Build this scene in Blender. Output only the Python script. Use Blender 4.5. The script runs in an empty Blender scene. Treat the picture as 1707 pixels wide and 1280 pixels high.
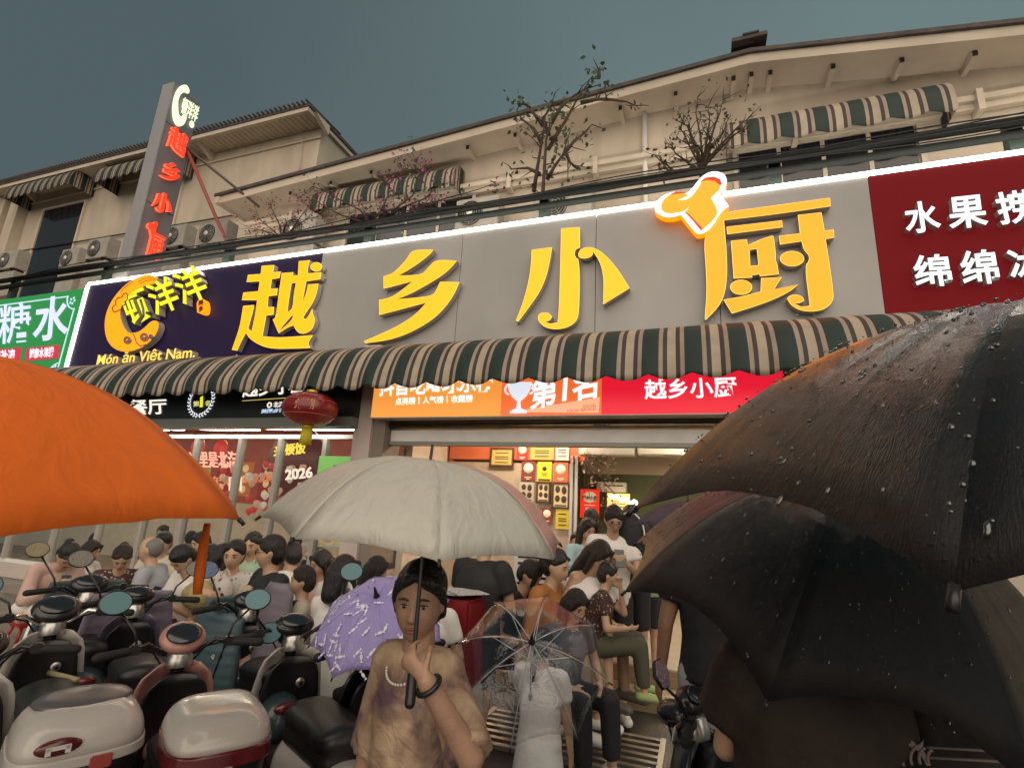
import bpy, bmesh, math, random
from mathutils import Vector, Matrix, noise
from mathutils.geometry import tessellate_polygon
random.seed(7)
SC = bpy.context.scene
COL = SC.collection
R = math.radians
# ------------------------------------------------------------------ camera
CH = 1.7                      # camera height
FPX, CX, CY = 860.0, 853.5, 640.0
_y, _p, _r = -0.345814782, 0.239918062, 0.0519259874
def _mm(a, b): return [[sum(a[i][k]*b[k][j] for k in range(3)) for j in range(3)] for i in range(3)]
_Ry = [[math.cos(_y), 0, -math.sin(_y)], [0, 1, 0], [math.sin(_y), 0, math.cos(_y)]]
_Rp = [[1, 0, 0], [0, math.cos(_p), math.sin(_p)], [0, -math.sin(_p), math.cos(_p)]]
_Rr = [[math.cos(_r), -math.sin(_r), 0], [math.sin(_r), math.cos(_r), 0], [0, 0, 1]]
_M = _mm(_Rr, _mm(_Rp, _Ry))   # columns: world right, world down, world depth (in camera space)
def _w(v):                     # camera-space (x right, y down, z forward) -> world
    w = [sum(_M[k][i]*v[k] for k in range(3)) for i in range(3)]
    return Vector((w[0], w[2], -w[1]))
camd = bpy.data.cameras.new('camera'); cam = bpy.data.objects.new('camera', camd); COL.objects.link(cam)
camd.sensor_width = 36; camd.lens = 36*FPX/1707; camd.clip_start = .05; camd.clip_end = 3000
ex, ey, ez = _w((1, 0, 0)), _w((0, -1, 0)), _w((0, 0, -1))
cm = Matrix.Identity(4)
for i, e in enumerate((ex, ey, ez)):
    for j in range(3): cm[j][i] = e[j]
cm[2][3] = CH
cam.matrix_world = cm
SC.camera = cam
# ------------------------------------------------------------------ sky, light, exposure
wd = bpy.data.worlds.new('World'); SC.world = wd; wd.use_nodes = True
nt = wd.node_tree; nt.nodes.clear()
wo = nt.nodes.new('ShaderNodeOutputWorld'); bg = nt.nodes.new('ShaderNodeBackground')
tc = nt.nodes.new('ShaderNodeTexCoord'); nz = nt.nodes.new('ShaderNodeTexNoise')
nz.inputs['Scale'].default_value = 1.1; nz.inputs['Detail'].default_value = 3
rp = nt.nodes.new('ShaderNodeValToRGB')
rp.color_ramp.elements[0].color = (.083, .117, .128, 1); rp.color_ramp.elements[0].position = .08
rp.color_ramp.elements[1].color = (.150, .212, .218, 1); rp.color_ramp.elements[1].position = .50
sky = nt.nodes.new('ShaderNodeTexSky'); sky.sky_type = 'NISHITA'; sky.sun_disc = False
sky.sun_elevation = R(2); sky.sun_rotation = R(200)
mx = nt.nodes.new('ShaderNodeMixRGB'); mx.inputs[0].default_value = .004
vd = nt.nodes.new('ShaderNodeVectorMath'); vd.operation = 'DOT_PRODUCT'; vd.inputs[1].default_value = (.9, .43, .0)
ad = nt.nodes.new('ShaderNodeMath'); ad.operation = 'MULTIPLY_ADD'; ad.inputs[1].default_value = .35; ad.inputs[2].default_value = .02
sm_ = nt.nodes.new('ShaderNodeMath'); sm_.operation = 'MULTIPLY_ADD'; sm_.inputs[1].default_value = .5
nt.links.new(tc.outputs['Generated'], nz.inputs['Vector']); nt.links.new(tc.outputs['Generated'], vd.inputs[0])
nt.links.new(vd.outputs['Value'], ad.inputs[0]); nt.links.new(ad.outputs[0], sm_.inputs[2]); nt.links.new(nz.outputs['Fac'], sm_.inputs[0]); nt.links.new(sm_.outputs[0], rp.inputs['Fac'])
nt.links.new(rp.outputs['Color'], mx.inputs[1]); nt.links.new(sky.outputs['Color'], mx.inputs[2])
nt.links.new(mx.outputs[0], bg.inputs['Color']); bg.inputs['Strength'].default_value = 1.0
nt.links.new(bg.outputs[0], wo.inputs['Surface'])
sl = bpy.data.lights.new('street_fill', 'SUN'); sl.energy = 3.3; sl.angle = R(100); sl.color = (1, .84, .68)  # soft warm lamp standing in for street and shop light behind the camera
street_fill = bpy.data.objects.new('street_fill', sl); COL.objects.link(street_fill)
street_fill.rotation_euler = Vector((-.30, .84, -.42)).to_track_quat('-Z', 'Y').to_euler()
vs = SC.view_settings; vs.view_transform = 'Standard'; vs.look = 'None'; vs.exposure = 0; vs.gamma = 1
vs.use_curve_mapping = False
SC.cycles.max_bounces = 6; SC.cycles.transparent_max_bounces = 16
# ------------------------------------------------------------------ pixel <-> place
def ray(px, py): return _w(((px-CX)/FPX, (py-CY)/FPX, 1.0))
O = Vector((0, 0, CH))
def P(px, py, Y): r = ray(px, py); return O + r*(Y/r.y)
def PZ(px, py, z): r = ray(px, py); return O + r*((z-CH)/r.z)
def PX(px, py, X): r = ray(px, py); return O + r*(X/r.x)
# ------------------------------------------------------------------ materials
MATS = {}
def mat(name, col, rough=.6, metal=0, emit=None, es=1.0, bump=0, bscale=40, var=0, vscale=6, trans=0, alpha=1, spec=.5, coat=0, stretch=None):
    if name in MATS: return MATS[name]
    m = bpy.data.materials.new(name); m.use_nodes = True; n = m.node_tree; b = n.nodes['Principled BSDF']
    b.inputs['Base Color'].default_value = (*col, 1); b.inputs['Roughness'].default_value = rough
    b.inputs['Metallic'].default_value = metal; b.inputs['Specular IOR Level'].default_value = spec
    if coat: b.inputs['Coat Weight'].default_value = coat; b.inputs['Coat Roughness'].default_value = .1
    if emit: b.inputs['Emission Color'].default_value = (*emit, 1); b.inputs['Emission Strength'].default_value = es
    if trans: b.inputs['Transmission Weight'].default_value = trans
    if alpha < 1: b.inputs['Alpha'].default_value = alpha
    if bump or var:
        t = n.nodes.new('ShaderNodeTexCoord'); src = t.outputs['Object']
        if stretch:
            mp = n.nodes.new('ShaderNodeMapping'); mp.inputs['Scale'].default_value = stretch
            n.links.new(src, mp.inputs[0]); src = mp.outputs[0]
    if bump:
        z = n.nodes.new('ShaderNodeTexNoise'); z.inputs['Scale'].default_value = bscale; z.inputs['Detail'].default_value = 4
        bp = n.nodes.new('ShaderNodeBump'); bp.inputs['Strength'].default_value = bump; bp.inputs['Distance'].default_value = .02
        n.links.new(src, z.inputs['Vector']); n.links.new(z.outputs['Fac'], bp.inputs['Height']); n.links.new(bp.outputs[0], b.inputs['Normal'])
    if var:
        z = n.nodes.new('ShaderNodeTexNoise'); z.inputs['Scale'].default_value = vscale; z.inputs['Detail'].default_value = 6
        rr = n.nodes.new('ShaderNodeValToRGB'); e = rr.color_ramp.elements
        e[0].position = .3; e[1].position = .7
        e[0].color = (*[c*(1-var) for c in col], 1); e[1].color = (*[min(1, c*(1+var*.6)) for c in col], 1)
        n.links.new(src, z.inputs['Vector']); n.links.new(z.outputs['Fac'], rr.inputs['Fac']); n.links.new(rr.outputs[0], b.inputs['Base Color'])
    MATS[name] = m; return m
def emis(name, col, s=1.0):
    return mat(name, [c*.5 for c in col], .4, emit=col, es=s)
# ------------------------------------------------------------------ object helpers
def tag(o, label=None, cat=None, group=None, kind=None):
    if label: o['label'] = label
    if cat: o['category'] = cat
    if group: o['group'] = group
    if kind: o['kind'] = kind
    return o
def empty(name, loc=(0, 0, 0), label=None, cat=None, group=None, rz=0):
    o = bpy.data.objects.new(name, None); COL.objects.link(o); o.location = loc; o.rotation_euler.z = rz
    o.empty_display_size = .1
    return tag(o, label, cat, group)
class MB:
    """collects geometry given in world or local space and links it as one mesh object"""
    def __init__(s): s.v = []; s.f = []; s.sm = []
    def add(s, vs, fs, smooth=False):
        n = len(s.v); s.v += [Vector(v) for v in vs]; s.f += [[i+n for i in f] for f in fs]; s.sm += [smooth]*len(fs); return s
    def box(s, a, b, bev=0):
        x0, y0, z0 = [min(a[i], b[i]) for i in range(3)]; x1, y1, z1 = [max(a[i], b[i]) for i in range(3)]
        c = [(x0,y0,z0),(x1,y0,z0),(x1,y1,z0),(x0,y1,z0),(x0,y0,z1),(x1,y0,z1),(x1,y1,z1),(x0,y1,z1)]
        return s.add(c, [(0,3,2,1),(4,5,6,7),(0,1,5,4),(1,2,6,5),(2,3,7,6),(3,0,4,7)])
    def cbox(s, c, d, m=None):
        c = Vector(c); h = Vector(d)/2
        pts = [Vector((sx*h.x, sy*h.y, sz*h.z)) for sz in (-1,1) for sx, sy in ((-1,-1),(1,-1),(1,1),(-1,1))]
        if m: pts = [m @ p for p in pts]
        return s.add([c+p for p in pts], [(0,3,2,1),(4,5,6,7),(0,1,5,4),(1,2,6,5),(2,3,7,6),(3,0,4,7)])
    def tube(s, pts, r, n=8, cap=True, wide=1, axis=None):
        pts = [Vector(p) for p in pts]; k = len(pts)
        rs = r if isinstance(r, (list, tuple)) else [r]*k
        rings = []; prev = None
        for i, p in enumerate(pts):
            t = (pts[min(i+1, k-1)] - pts[max(i-1, 0)])
            if t.length < 1e-9: t = Vector((0, 0, 1))
            t.normalize()
            a = Vector(axis) if axis is not None else (prev if prev is not None else (Vector((1,0,0)) if abs(t.x) < .8 else Vector((0,1,0))))
            u = a - t*a.dot(t)
            if u.length < 1e-4: u = t.orthogonal()
            u.normalize(); w = t.cross(u); prev = u
            rings.append([p + u*(rs[i]*wide*math.cos(2*math.pi*j/n)) + w*(rs[i]*math.sin(2*math.pi*j/n)) for j in range(n)])
        vs = [q for rg in rings for q in rg]; fs = []
        for i in range(k-1):
            for j in range(n):
                j2 = (j+1) % n; fs.append((i*n+j, i*n+j2, (i+1)*n+j2, (i+1)*n+j))
        if cap: fs += [tuple(range(n))[::-1], tuple(range((k-1)*n, k*n))]
        return s.add(vs, fs, True)
    def capsule(s, p0, p1, r0, r1, n=10, wide=1, axis=None, c0=True, c1=True):
        p0 = Vector(p0); p1 = Vector(p1); d = p1-p0; L = d.length
        if L < 1e-6: d = Vector((0,0,1e-3)); L = 1e-3
        d = d/L; pts = []; rs = []
        if c0:
            for a in (85, 60, 35): pts.append(p0 - d*r0*math.sin(R(a))); rs.append(max(.001, r0*math.cos(R(a))))
        pts.append(p0); rs.append(r0); pts.append(p0+d*L*.5); rs.append((r0+r1)/2); pts.append(p1); rs.append(r1)
        if c1:
            for a in (35, 60, 85): pts.append(p1 + d*r1*math.sin(R(a))); rs.append(max(.001, r1*math.cos(R(a))))
        return s.tube(pts, rs, n, True, wide, axis if axis is not None else d.orthogonal())
    def ball(s, c, r, nu=14, nv=9, m=None):
        c = Vector(c); r = (r, r, r) if not hasattr(r, '__len__') else r
        vs = []; fs = []
        for i in range(nv+1):
            th = math.pi*i/nv
            for j in range(nu):
                ph = 2*math.pi*j/nu
                q = Vector((r[0]*math.sin(th)*math.cos(ph), r[1]*math.sin(th)*math.sin(ph), r[2]*math.cos(th)))
                vs.append(c + (m @ q if m else q))
        for i in range(nv):
            for j in range(nu):
                j2 = (j+1) % nu; fs.append((i*nu+j, (i+1)*nu+j, (i+1)*nu+j2, i*nu+j2))
        return s.add(vs, fs, True)
    def lathe(s, prof, c=(0,0,0), n=20, m=None):
        c = Vector(c); vs = []; fs = []
        for r, z in prof:
            for j in range(n):
                a = 2*math.pi*j/n; q = Vector((r*math.cos(a), r*math.sin(a), z)); vs.append(c + (m @ q if m else q))
        for i in range(len(prof)-1):
            for j in range(n):
                j2 = (j+1) % n; fs.append((i*n+j, i*n+j2, (i+1)*n+j2, (i+1)*n+j))
        return s.add(vs, fs, True)
    def prism(s, loops, d):
        """loops: outer + holes as lists of Vectors (planar); extruded by vector d"""
        d = Vector(d); loops = [[Vector(p) for p in l] for l in loops]
        flat = [p for l in loops for p in l]; n = len(flat)
        tris = tessellate_polygon(loops)
        nrm = Vector()
        for a, b, c in tris: nrm += (flat[b]-flat[a]).cross(flat[c]-flat[a])
        fl = nrm.dot(d) < 0
        fs = []
        for a, b, c in tris:
            t = (a, c, b) if fl else (a, b, c)
            fs.append(tuple(x+n for x in t)); fs.append(t[::-1])
        k = 0
        for l in loops:
            m = len(l)
            for i in range(m):
                j = (i+1) % m; fs.append((k+i, k+j, n+k+j, n+k+i))
            k += m
        return s.add(flat + [p+d for p in flat], fs)
    def quad(s, a, b, c, d): return s.add([a, b, c, d], [(0, 1, 2, 3)])
    def mesh(s, name, m=None):
        me = bpy.data.meshes.new(name); me.from_pydata([tuple(v) for v in s.v], [], s.f)
        me.polygons.foreach_set('use_smooth', s.sm)
        if m: me.materials.append(m)
        me.update(); return me
    def build(s, name, m=None, parent=None, label=None, cat=None, group=None, kind=None, fixn=True, bevel=0):
        me = s.mesh(name, m)
        if fixn:
            bm = bmesh.new(); bm.from_mesh(me); bmesh.ops.recalc_face_normals(bm, faces=bm.faces)
            if bevel: bmesh.ops.bevel(bm, geom=bm.edges[:], offset=bevel, segments=2, affect='EDGES', clamp_overlap=True)
            bm.to_mesh(me); bm.free()
        o = bpy.data.objects.new(name, me); COL.objects.link(o)
        if parent:
            o.parent = parent
        return tag(o, label, cat, group, kind)
def localize(root):
    """children were built in world space while root sits at its own place: keep them there"""
    bpy.context.view_layer.update()
    inv = root.matrix_basis.inverted()
    def rec(o, top):
        if top: o.matrix_parent_inverse = inv
    for c in root.children: rec(c, True)
def inst(me, name, parent, mtx):
    o = bpy.data.objects.new(name, me); COL.objects.link(o); o.parent = parent; o.matrix_basis = mtx; return o
def remesh(mb, voxel, name, m, parent, smooth=2, label=None):
    me = mb.mesh('tmp'); o = bpy.data.objects.new('tmp', me); COL.objects.link(o)
    r = o.modifiers.new('r', 'REMESH'); r.mode = 'VOXEL'; r.voxel_size = voxel; r.use_smooth_shade = True
    if smooth:
        sm = o.modifiers.new('s', 'SMOOTH'); sm.factor = .5; sm.iterations = smooth
    dg = bpy.context.evaluated_depsgraph_get()
    me2 = bpy.data.meshes.new_from_object(o.evaluated_get(dg)); me2.name = name
    bpy.data.objects.remove(o); bpy.data.meshes.remove(me)
    me2.materials.clear(); me2.materials.append(m)
    q = bpy.data.objects.new(name, me2); COL.objects.link(q); q.parent = parent
    if label: q['label'] = label
    return q
_tc = {}
def text_geo(body, bold=.02):
    """glyph triangles normalised to the unit square"""
    k = (body, bold)
    if k in _tc: return _tc[k]
    c = bpy.data.curves.new('t', 'FONT'); c.body = body; c.offset = bold; c.resolution_u = 3
    o = bpy.data.objects.new('t', c); COL.objects.link(o)
    me = bpy.data.meshes.new_from_object(o.evaluated_get(bpy.context.evaluated_depsgraph_get()))
    vs = [v.co.copy() for v in me.vertices]; fs = [tuple(p.vertices) for p in me.polygons]
    bpy.data.objects.remove(o); bpy.data.meshes.remove(me); bpy.data.curves.remove(c)
    x0, x1 = min(v.x for v in vs), max(v.x for v in vs); y0, y1 = min(v.y for v in vs), max(v.y for v in vs)
    vs = [((v.x-x0)/(x1-x0), (v.y-y0)/(y1-y0)) for v in vs]
    _tc[k] = (vs, fs); return _tc[k]
def text_mb(body, bl, br, tl, bold=.02, depth=None, mb=None):
    """lettering spread over the parallelogram bl-br-tl (world points); depth = extrusion vector"""
    bl, br, tl = Vector(bl), Vector(br), Vector(tl); vs, fs = text_geo(body, bold)
    pts = [bl + (br-bl)*u + (tl-bl)*v for u, v in vs]
    mb = mb or MB()
    if depth is None: return mb.add(pts, fs)
    d = Vector(depth); n = len(pts)
    ec = {}
    for f in fs:
        for i in range(len(f)):
            a, b = f[i], f[(i+1) % len(f)]; ec[(a, b)] = ec.get((a, b), 0)+1
    side = [(a, b, b+n, a+n) for (a, b) in ec if (b, a) not in ec]
    mb.add(pts + [p+d for p in pts], [tuple(i+n for i in f) for f in fs] + side)
    return mb
# ================================================================== SETTING
M_asph = mat('wet_asphalt', (.045, .043, .042), .28, bump=.35, bscale=60, var=.5, vscale=3, spec=.6)
g = MB(); g.quad((-400, -400, 0), (400, -400, 0), (400, 400, 0), (-400, 400, 0)); g.build('ground', M_asph, kind='structure', label='wet dark asphalt of the street')
M_pave = mat('paving', (.17, .155, .135), .4, bump=.3, bscale=30, var=.35, vscale=4)
pv = MB(); pv.box((-60, 5.35, -.1), (-3.95, 6.15, .12)); pv.box((-60, 3.7, -.1), (-3.2, 5.35, .006)); pv.build('pavement', M_pave, kind='structure')
M_cream = mat('cream_wall', (.53, .45, .355), .85, bump=.25, bscale=12, var=.20, vscale=1.5, stretch=(1, 1, .35))
M_cream2 = mat('cream_trim', (.58, .50, .40), .8, var=.12, vscale=2)
M_roof = mat('dark_roof', (.075, .06, .055), .7, bump=.5, bscale=25, var=.4)
M_dark = mat('dark_void', (.015, .014, .016), .4)
M_white = mat('white_paint', (.72, .70, .66), .5, var=.08)
M_grey = mat('panel_grey', (.37, .36, .345), .45, var=.13, vscale=.8, bump=.03, bscale=3)
M_steel = mat('brushed_steel', (.55, .53, .5), .3, metal=1, bump=.1, bscale=60)
M_black = mat('black_plastic', (.014, .013, .014), .35)
M_rail = mat('rail_paint', (.010, .012, .011), .75, bump=.2, spec=.15)
M_led = emis('led_white', (1, .93, .82), 16)
M_yel = emis('letter_yellow', (1, .335, .003), 1.6)
M_yel2 = emis('letter_edge', (1, .80, .16), 1.05)
M_amber = emis('letter_amber', (1, .255, .002), 1.6)
M_return = mat('letter_return', (.55, .50, .44), .4, metal=.3)
# ------------------------------------------------------------ terrace slab and shop building
Yw = 8.2
shop = empty('shop_building', (-4, 6.2, 0), 'cream two storey shop building with low gable roof above the lit restaurant sign', 'building')
# terrace deck above the shops
xL = P(148, 470, 6.0).x
zt = P(853, 377, 6.0).z; zb = P(853, 565, 6.0).z       # sign top and bottom
mb = MB(); mb.box((-60, 6.25, 3.3), (12, 12, 5.0)); mb.box((-60, 6.22, 4.9), (12, 6.5, zt-.05)); mb.build('terrace_deck', M_cream2, shop)
# --- gable front wall
eL, ePk, eR = P(370, 340, Yw-.53), P(1250, 108, Yw-.53), P(1707, 62, Yw-.53)
def eave(x):   # height of the eave underside along x
    if x < ePk.x: return eL.z + (ePk.z-eL.z)*(x-eL.x)/(ePk.x-eL.x)
    return ePk.z + (eR.z-ePk.z)*(x-ePk.x)/(eR.x-ePk.x)
xa = P(424, 372, Yw).x; xe = 16
wall = MB()
front = [(xa, Yw, 4.9), (xe, Yw, 4.9), (xe, Yw, eave(xe)), (ePk.x, Yw, eave(ePk.x)), (xa, Yw, eave(xa))]
wall.prism([front], (0, .3, 0))
wall.box((xa, Yw+.3, 4.9), (xa+.3, 15, eave(xa)))
wall.build('wall', M_cream, shop)
def slab(a, b, y0, y1, t, off=0):
    m = MB(); v = []
    for y in (y0, y1):
        for (x, z) in (a, b): v += [(x, y, z+off), (x, y, z+off+t)]
    return m.add(v, [(0,1,3,2),(4,6,7,5),(0,2,6,4),(1,5,7,3),(0,4,5,1),(2,3,7,6)])
yo = Yw-.53
m = slab((eL.x, eL.z), (ePk.x, ePk.z), yo, 15, .09); m2 = slab((ePk.x, ePk.z), (xe, eave(xe)), yo, 15, .09); m.add(m2.v, m2.f); m.build('soffit', M_cream2, shop)
m = slab((eL.x-.06, eL.z), (ePk.x, ePk.z), yo-.06, yo-.002, .17, -.02); m2 = slab((ePk.x, ePk.z), (xe, eave(xe)), yo-.06, yo-.002, .17, -.02); m.add(m2.v, m2.f)
m.box((eL.x-.12, yo-.1, eL.z-.02), (eL.x-.002, 15, eL.z+.14)); m.build('fascia', M_cream2, shop)
m = slab((eL.x-.16, eL.z), (ePk.x, ePk.z), yo-.11, 15, .07, .152); m2 = slab((ePk.x, ePk.z), (xe, eave(xe)), yo-.11, 15, .07, .152); m.add(m2.v, m2.f)
rf = m.build('roof', M_roof, shop)
m = MB(); c = P(1250, 80, yo); m.box((c.x-.28, yo-.20, c.z+.0), (c.x+.24, yo+.9, c.z+.07)); m.box((c.x-.12, yo-.22, c.z+.07), (c.x+.12, yo+.9, c.z+.10)); m.build('ridge_cap', M_roof, rf)
for (px, py) in ((486,308),(553,292),(620,276),(695,250),(780,235),(859,215),(1034,171),(1126,146),(1222,118),(1252,111),(1283,106),(1387,96),(1501,83),(1622,69)):
    x = P(px, py, yo+.14).x; z = eave(x)
    m = MB(); m.box((x-.035, yo+.16, z-.10), (x+.035, Yw, z-.003)); b = m.build('bracket', M_cream2, shop)
    m = MB(); m.box((x-.028, yo+.135, z-.09), (x+.028, yo+.158, z-.02)); m.build('end_cap', M_dark, b)
# ledge along the wall
zl = P(1200, 236, Yw-.1).z
m = MB(); m.box((xa-.12, Yw-.16, zl-.09), (xe, Yw-.003, zl)); m.box((xa-.08, Yw-.10, zl-.2), (xe, Yw-.003, zl-.093)); m.build('ledge', M_cream2, shop)
for px in (500, 850, 992, 1330, 1655):
    x = P(px, 270, Yw-.2).x; m = MB(); m.box((x-.04, Yw-.22, zl-.3), (x+.04, Yw-.004, zl+.05)); m.build('ledge_clamp', M_cream2, shop)
# upper windows (dark openings with frames)
def window(px0, py0, px1, py1, Y, parent, n=3, zl0=5.0, arch=False):
    a = P(px0, py0, Y); b = P(px1, py1, Y); x0, x1 = a.x, b.x; z1 = max(a.z, b.z); z0 = zl0
    m = MB()
    for (q, r_) in (((x0-.07, Y-.06, z0), (x0, Y-.003, z1)), ((x1, Y-.06, z0), (x1+.07, Y-.003, z1)), ((x0-.07, Y-.06, z1), (x1+.07, Y-.003, z1+.07))): m.box(q, r_)
    fr = m.build('window', M_cream2, parent)
    for i in range(n):
        u0 = x0+(x1-x0)*i/n; u1 = x0+(x1-x0)*(i+1)/n
        mm = MB(); mm.box((u0+.03, Y-.03, z0), (u1-.03, Y-.004, z1-.02)); mm.build('pane', mat('dark_glass', (.02, .02, .024), .08, spec=.8), fr)
        if i: mm = MB(); mm.box((u0-.029, Y-.045, z0), (u0+.029, Y-.004, z1-.01)); mm.build('mullion', M_cream2, fr)
    return fr
window(585, 352, 790, 325, Yw, shop, 4)
window(1228, 262, 1525, 210, Yw, shop, 4)
# --- left building, farther back
Yb = 9.6
left = empty('left_building', (-16, Yb, 0), 'cream building at the left with flat tiled eave and two striped window awnings', 'building')
cR = P(537, 214, Yb); eA = P(0, 292, Yb-.7); eB = P(535, 174, Yb-.7)
m = MB(); m.box((-60, Yb, 4.9), (cR.x, Yb+.3, cR.z)); m.box((cR.x-.3, Yb+.3, 4.9), (cR.x-.001, Yb+5.2, cR.z)); m.build('wall', M_cream, left)
zz = cR.z
rfl = MB(); rfl.box((-60, Yb-.7, zz+.10), (cR.x+.14, Yb+5.4, zz+.2)); rfl = rfl.build('roof', M_roof, left)
m = MB(); m.box((-60, Yb-.68, zz-.02), (cR.x+.1, Yb-.58, zz+.098)); m.box((cR.x+.01, Yb-.575, zz-.02), (cR.x+.1, Yb+5.2, zz+.098)); m.build('fascia', M_cream2, left)
m = MB(); m.box((-60, Yb-.575, zz+.02), (cR.x, Yb+1, zz+.097)); m.build('soffit', M_cream2, left)
me = None; x = cR.x+.1; k = 0
while x > -40 and k < 180:
    if me is None:
        t = MB(); t.tube([(0, -.80, -.02), (0, -.2, .0), (0, .6, .03)], .035, 6); me = t.mesh('roof_tile', M_roof)
    inst(me, 'tile', left, Matrix.Translation((x-left.location.x, Yb-left.location.y, zz+.225-left.location.z))); x -= .15; k += 1
k = 0; x = cR.x-.15
me2 = None
while k < 26:
    if me2 is None: t = MB(); t.box((-.02, -.55, .0), (.02, 0, .018)); me2 = t.mesh('rafter', M_cream2)
    inst(me2, 'rafter', left, Matrix.Translation((x-left.location.x, Yb-left.location.y, zz-left.location.z))); x -= .17; k += 1
for px, py in ((50, 300), (190, 268), (342, 236), (532, 200)):
    x = P(px, py, Yb-.3).x; m = MB(); m.prism([[(x, Yb-.55, zz+.0), (x, Yb-.003, zz+.0), (x, Yb-.003, zz-.28)]], (.12, 0, 0)); m.build('bracket', M_cream2, left)
m = MB(); m.box((-60, Yb-.05, zz-.34), (cR.x+.04, Yb-.003, zz-.30)); m.build('moulding', M_cream2, left)
m = MB(); x = P(35, 340, Yb-.25).x; m.box((x-.5, Yb-.30, 4.9), (x, Yb-.003, zz-.005)); m.box((-60, Yb-.30, 4.9), (x-.9, Yb-.003, zz-.005)); m.build('pilaster', M_cream, left)
window(76, 352, 143, 340, Yb, left, 1); window(284, 300, 300, 330, Yb, left, 1)
b = MB(); b.tube([P(x, y, Yb-.06) for x, y in ((-60,434),(0,424),(130,403),(300,374),(408,356))], .022, 6); b.build('wall_cable', M_dark, left)
b = MB(); b.tube([P(505, 225, Yb-.06), P(497, 300, Yb-.06)], .012, 6); b.build('thin_pipe', M_cream2, left)
b = MB(); x = P(1075, 260, Yw-.08).x; b.tube([(x, Yw-.07, eave(x)-.02), (x, Yw-.07, 5.0)], .045, 10); b.build('drain_pipe', M_white, shop)
for r_ in (left, shop): localize(r_)
# left building's children placed with inst() already use local coordinates
for o in left.children:
    if o.name.startswith(('tile', 'rafter')): o.matrix_parent_inverse = Matrix.Identity(4)
# ------------------------------------------------------------ awning fabric
def stripe_mat(name, period, phase, cols, axis=0, rough=.7, bumpy=.15):
    """printed stripes running across the fabric; cols = [(end position in period, colour)]"""
    m = bpy.data.materials.new(name); m.use_nodes = True; n = m.node_tree; b = n.nodes['Principled BSDF']
    t = n.nodes.new('ShaderNodeTexCoord'); s = n.nodes.new('ShaderNodeSeparateXYZ'); n.links.new(t.outputs['Object'], s.inputs[0])
    ma = n.nodes.new('ShaderNodeMath'); ma.operation = 'MULTIPLY_ADD'; ma.inputs[1].default_value = 1/period; ma.inputs[2].default_value = phase+100
    mf = n.nodes.new('ShaderNodeMath'); mf.operation = 'FRACT'
    n.links.new(s.outputs[axis], ma.inputs[0]); n.links.new(ma.outputs[0], mf.inputs[0])
    r = n.nodes.new('ShaderNodeValToRGB'); r.color_ramp.interpolation = 'CONSTANT'; e = r.color_ramp.elements
    while len(e) > 1: e.remove(e[-1])
    pos = 0; e[0].position = 0; e[0].color = (*cols[0][1], 1)
    for i in range(1, len(cols)):
        q = e.new(cols[i-1][0]); q.color = (*cols[i][1], 1)
    n.links.new(mf.outputs[0], r.inputs[0])
    nz = n.nodes.new('ShaderNodeTexNoise'); nz.inputs['Scale'].default_value = 5; nz.inputs['Detail'].default_value = 8
    mr = n.nodes.new('ShaderNodeMapRange'); mr.inputs[3].default_value = .62; mr.inputs[4].default_value = 1.25
    mm = n.nodes.new('ShaderNodeMixRGB'); mm.blend_type = 'MULTIPLY'; mm.inputs[0].default_value = 1
    n.links.new(t.outputs['Object'], nz.inputs[0]); n.links.new(nz.outputs['Fac'], mr.inputs[0]); n.links.new(r.outputs[0], mm.inputs[1]); n.links.new(mr.outputs[0], mm.inputs[2])
    n.links.new(mm.outputs[0], b.inputs['Base Color']); b.inputs['Roughness'].default_value = rough
    bp = n.nodes.new('ShaderNodeBump'); bp.inputs['Strength'].default_value = bumpy; bp.inputs['Distance'].default_value = .03
    n.links.new(nz.outputs['Fac'], bp.inputs['Height']); n.links.new(bp.outputs[0], b.inputs['Normal'])
    return m
GR, BE, BR, PK = (.010, .026, .020), (.40, .33, .245), (.045, .032, .026), (.32, .25, .20)
COLS = [(.40, GR), (.50, PK), (.60, BR), (.80, BE), (.90, BR), (1.0, PK)]
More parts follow.
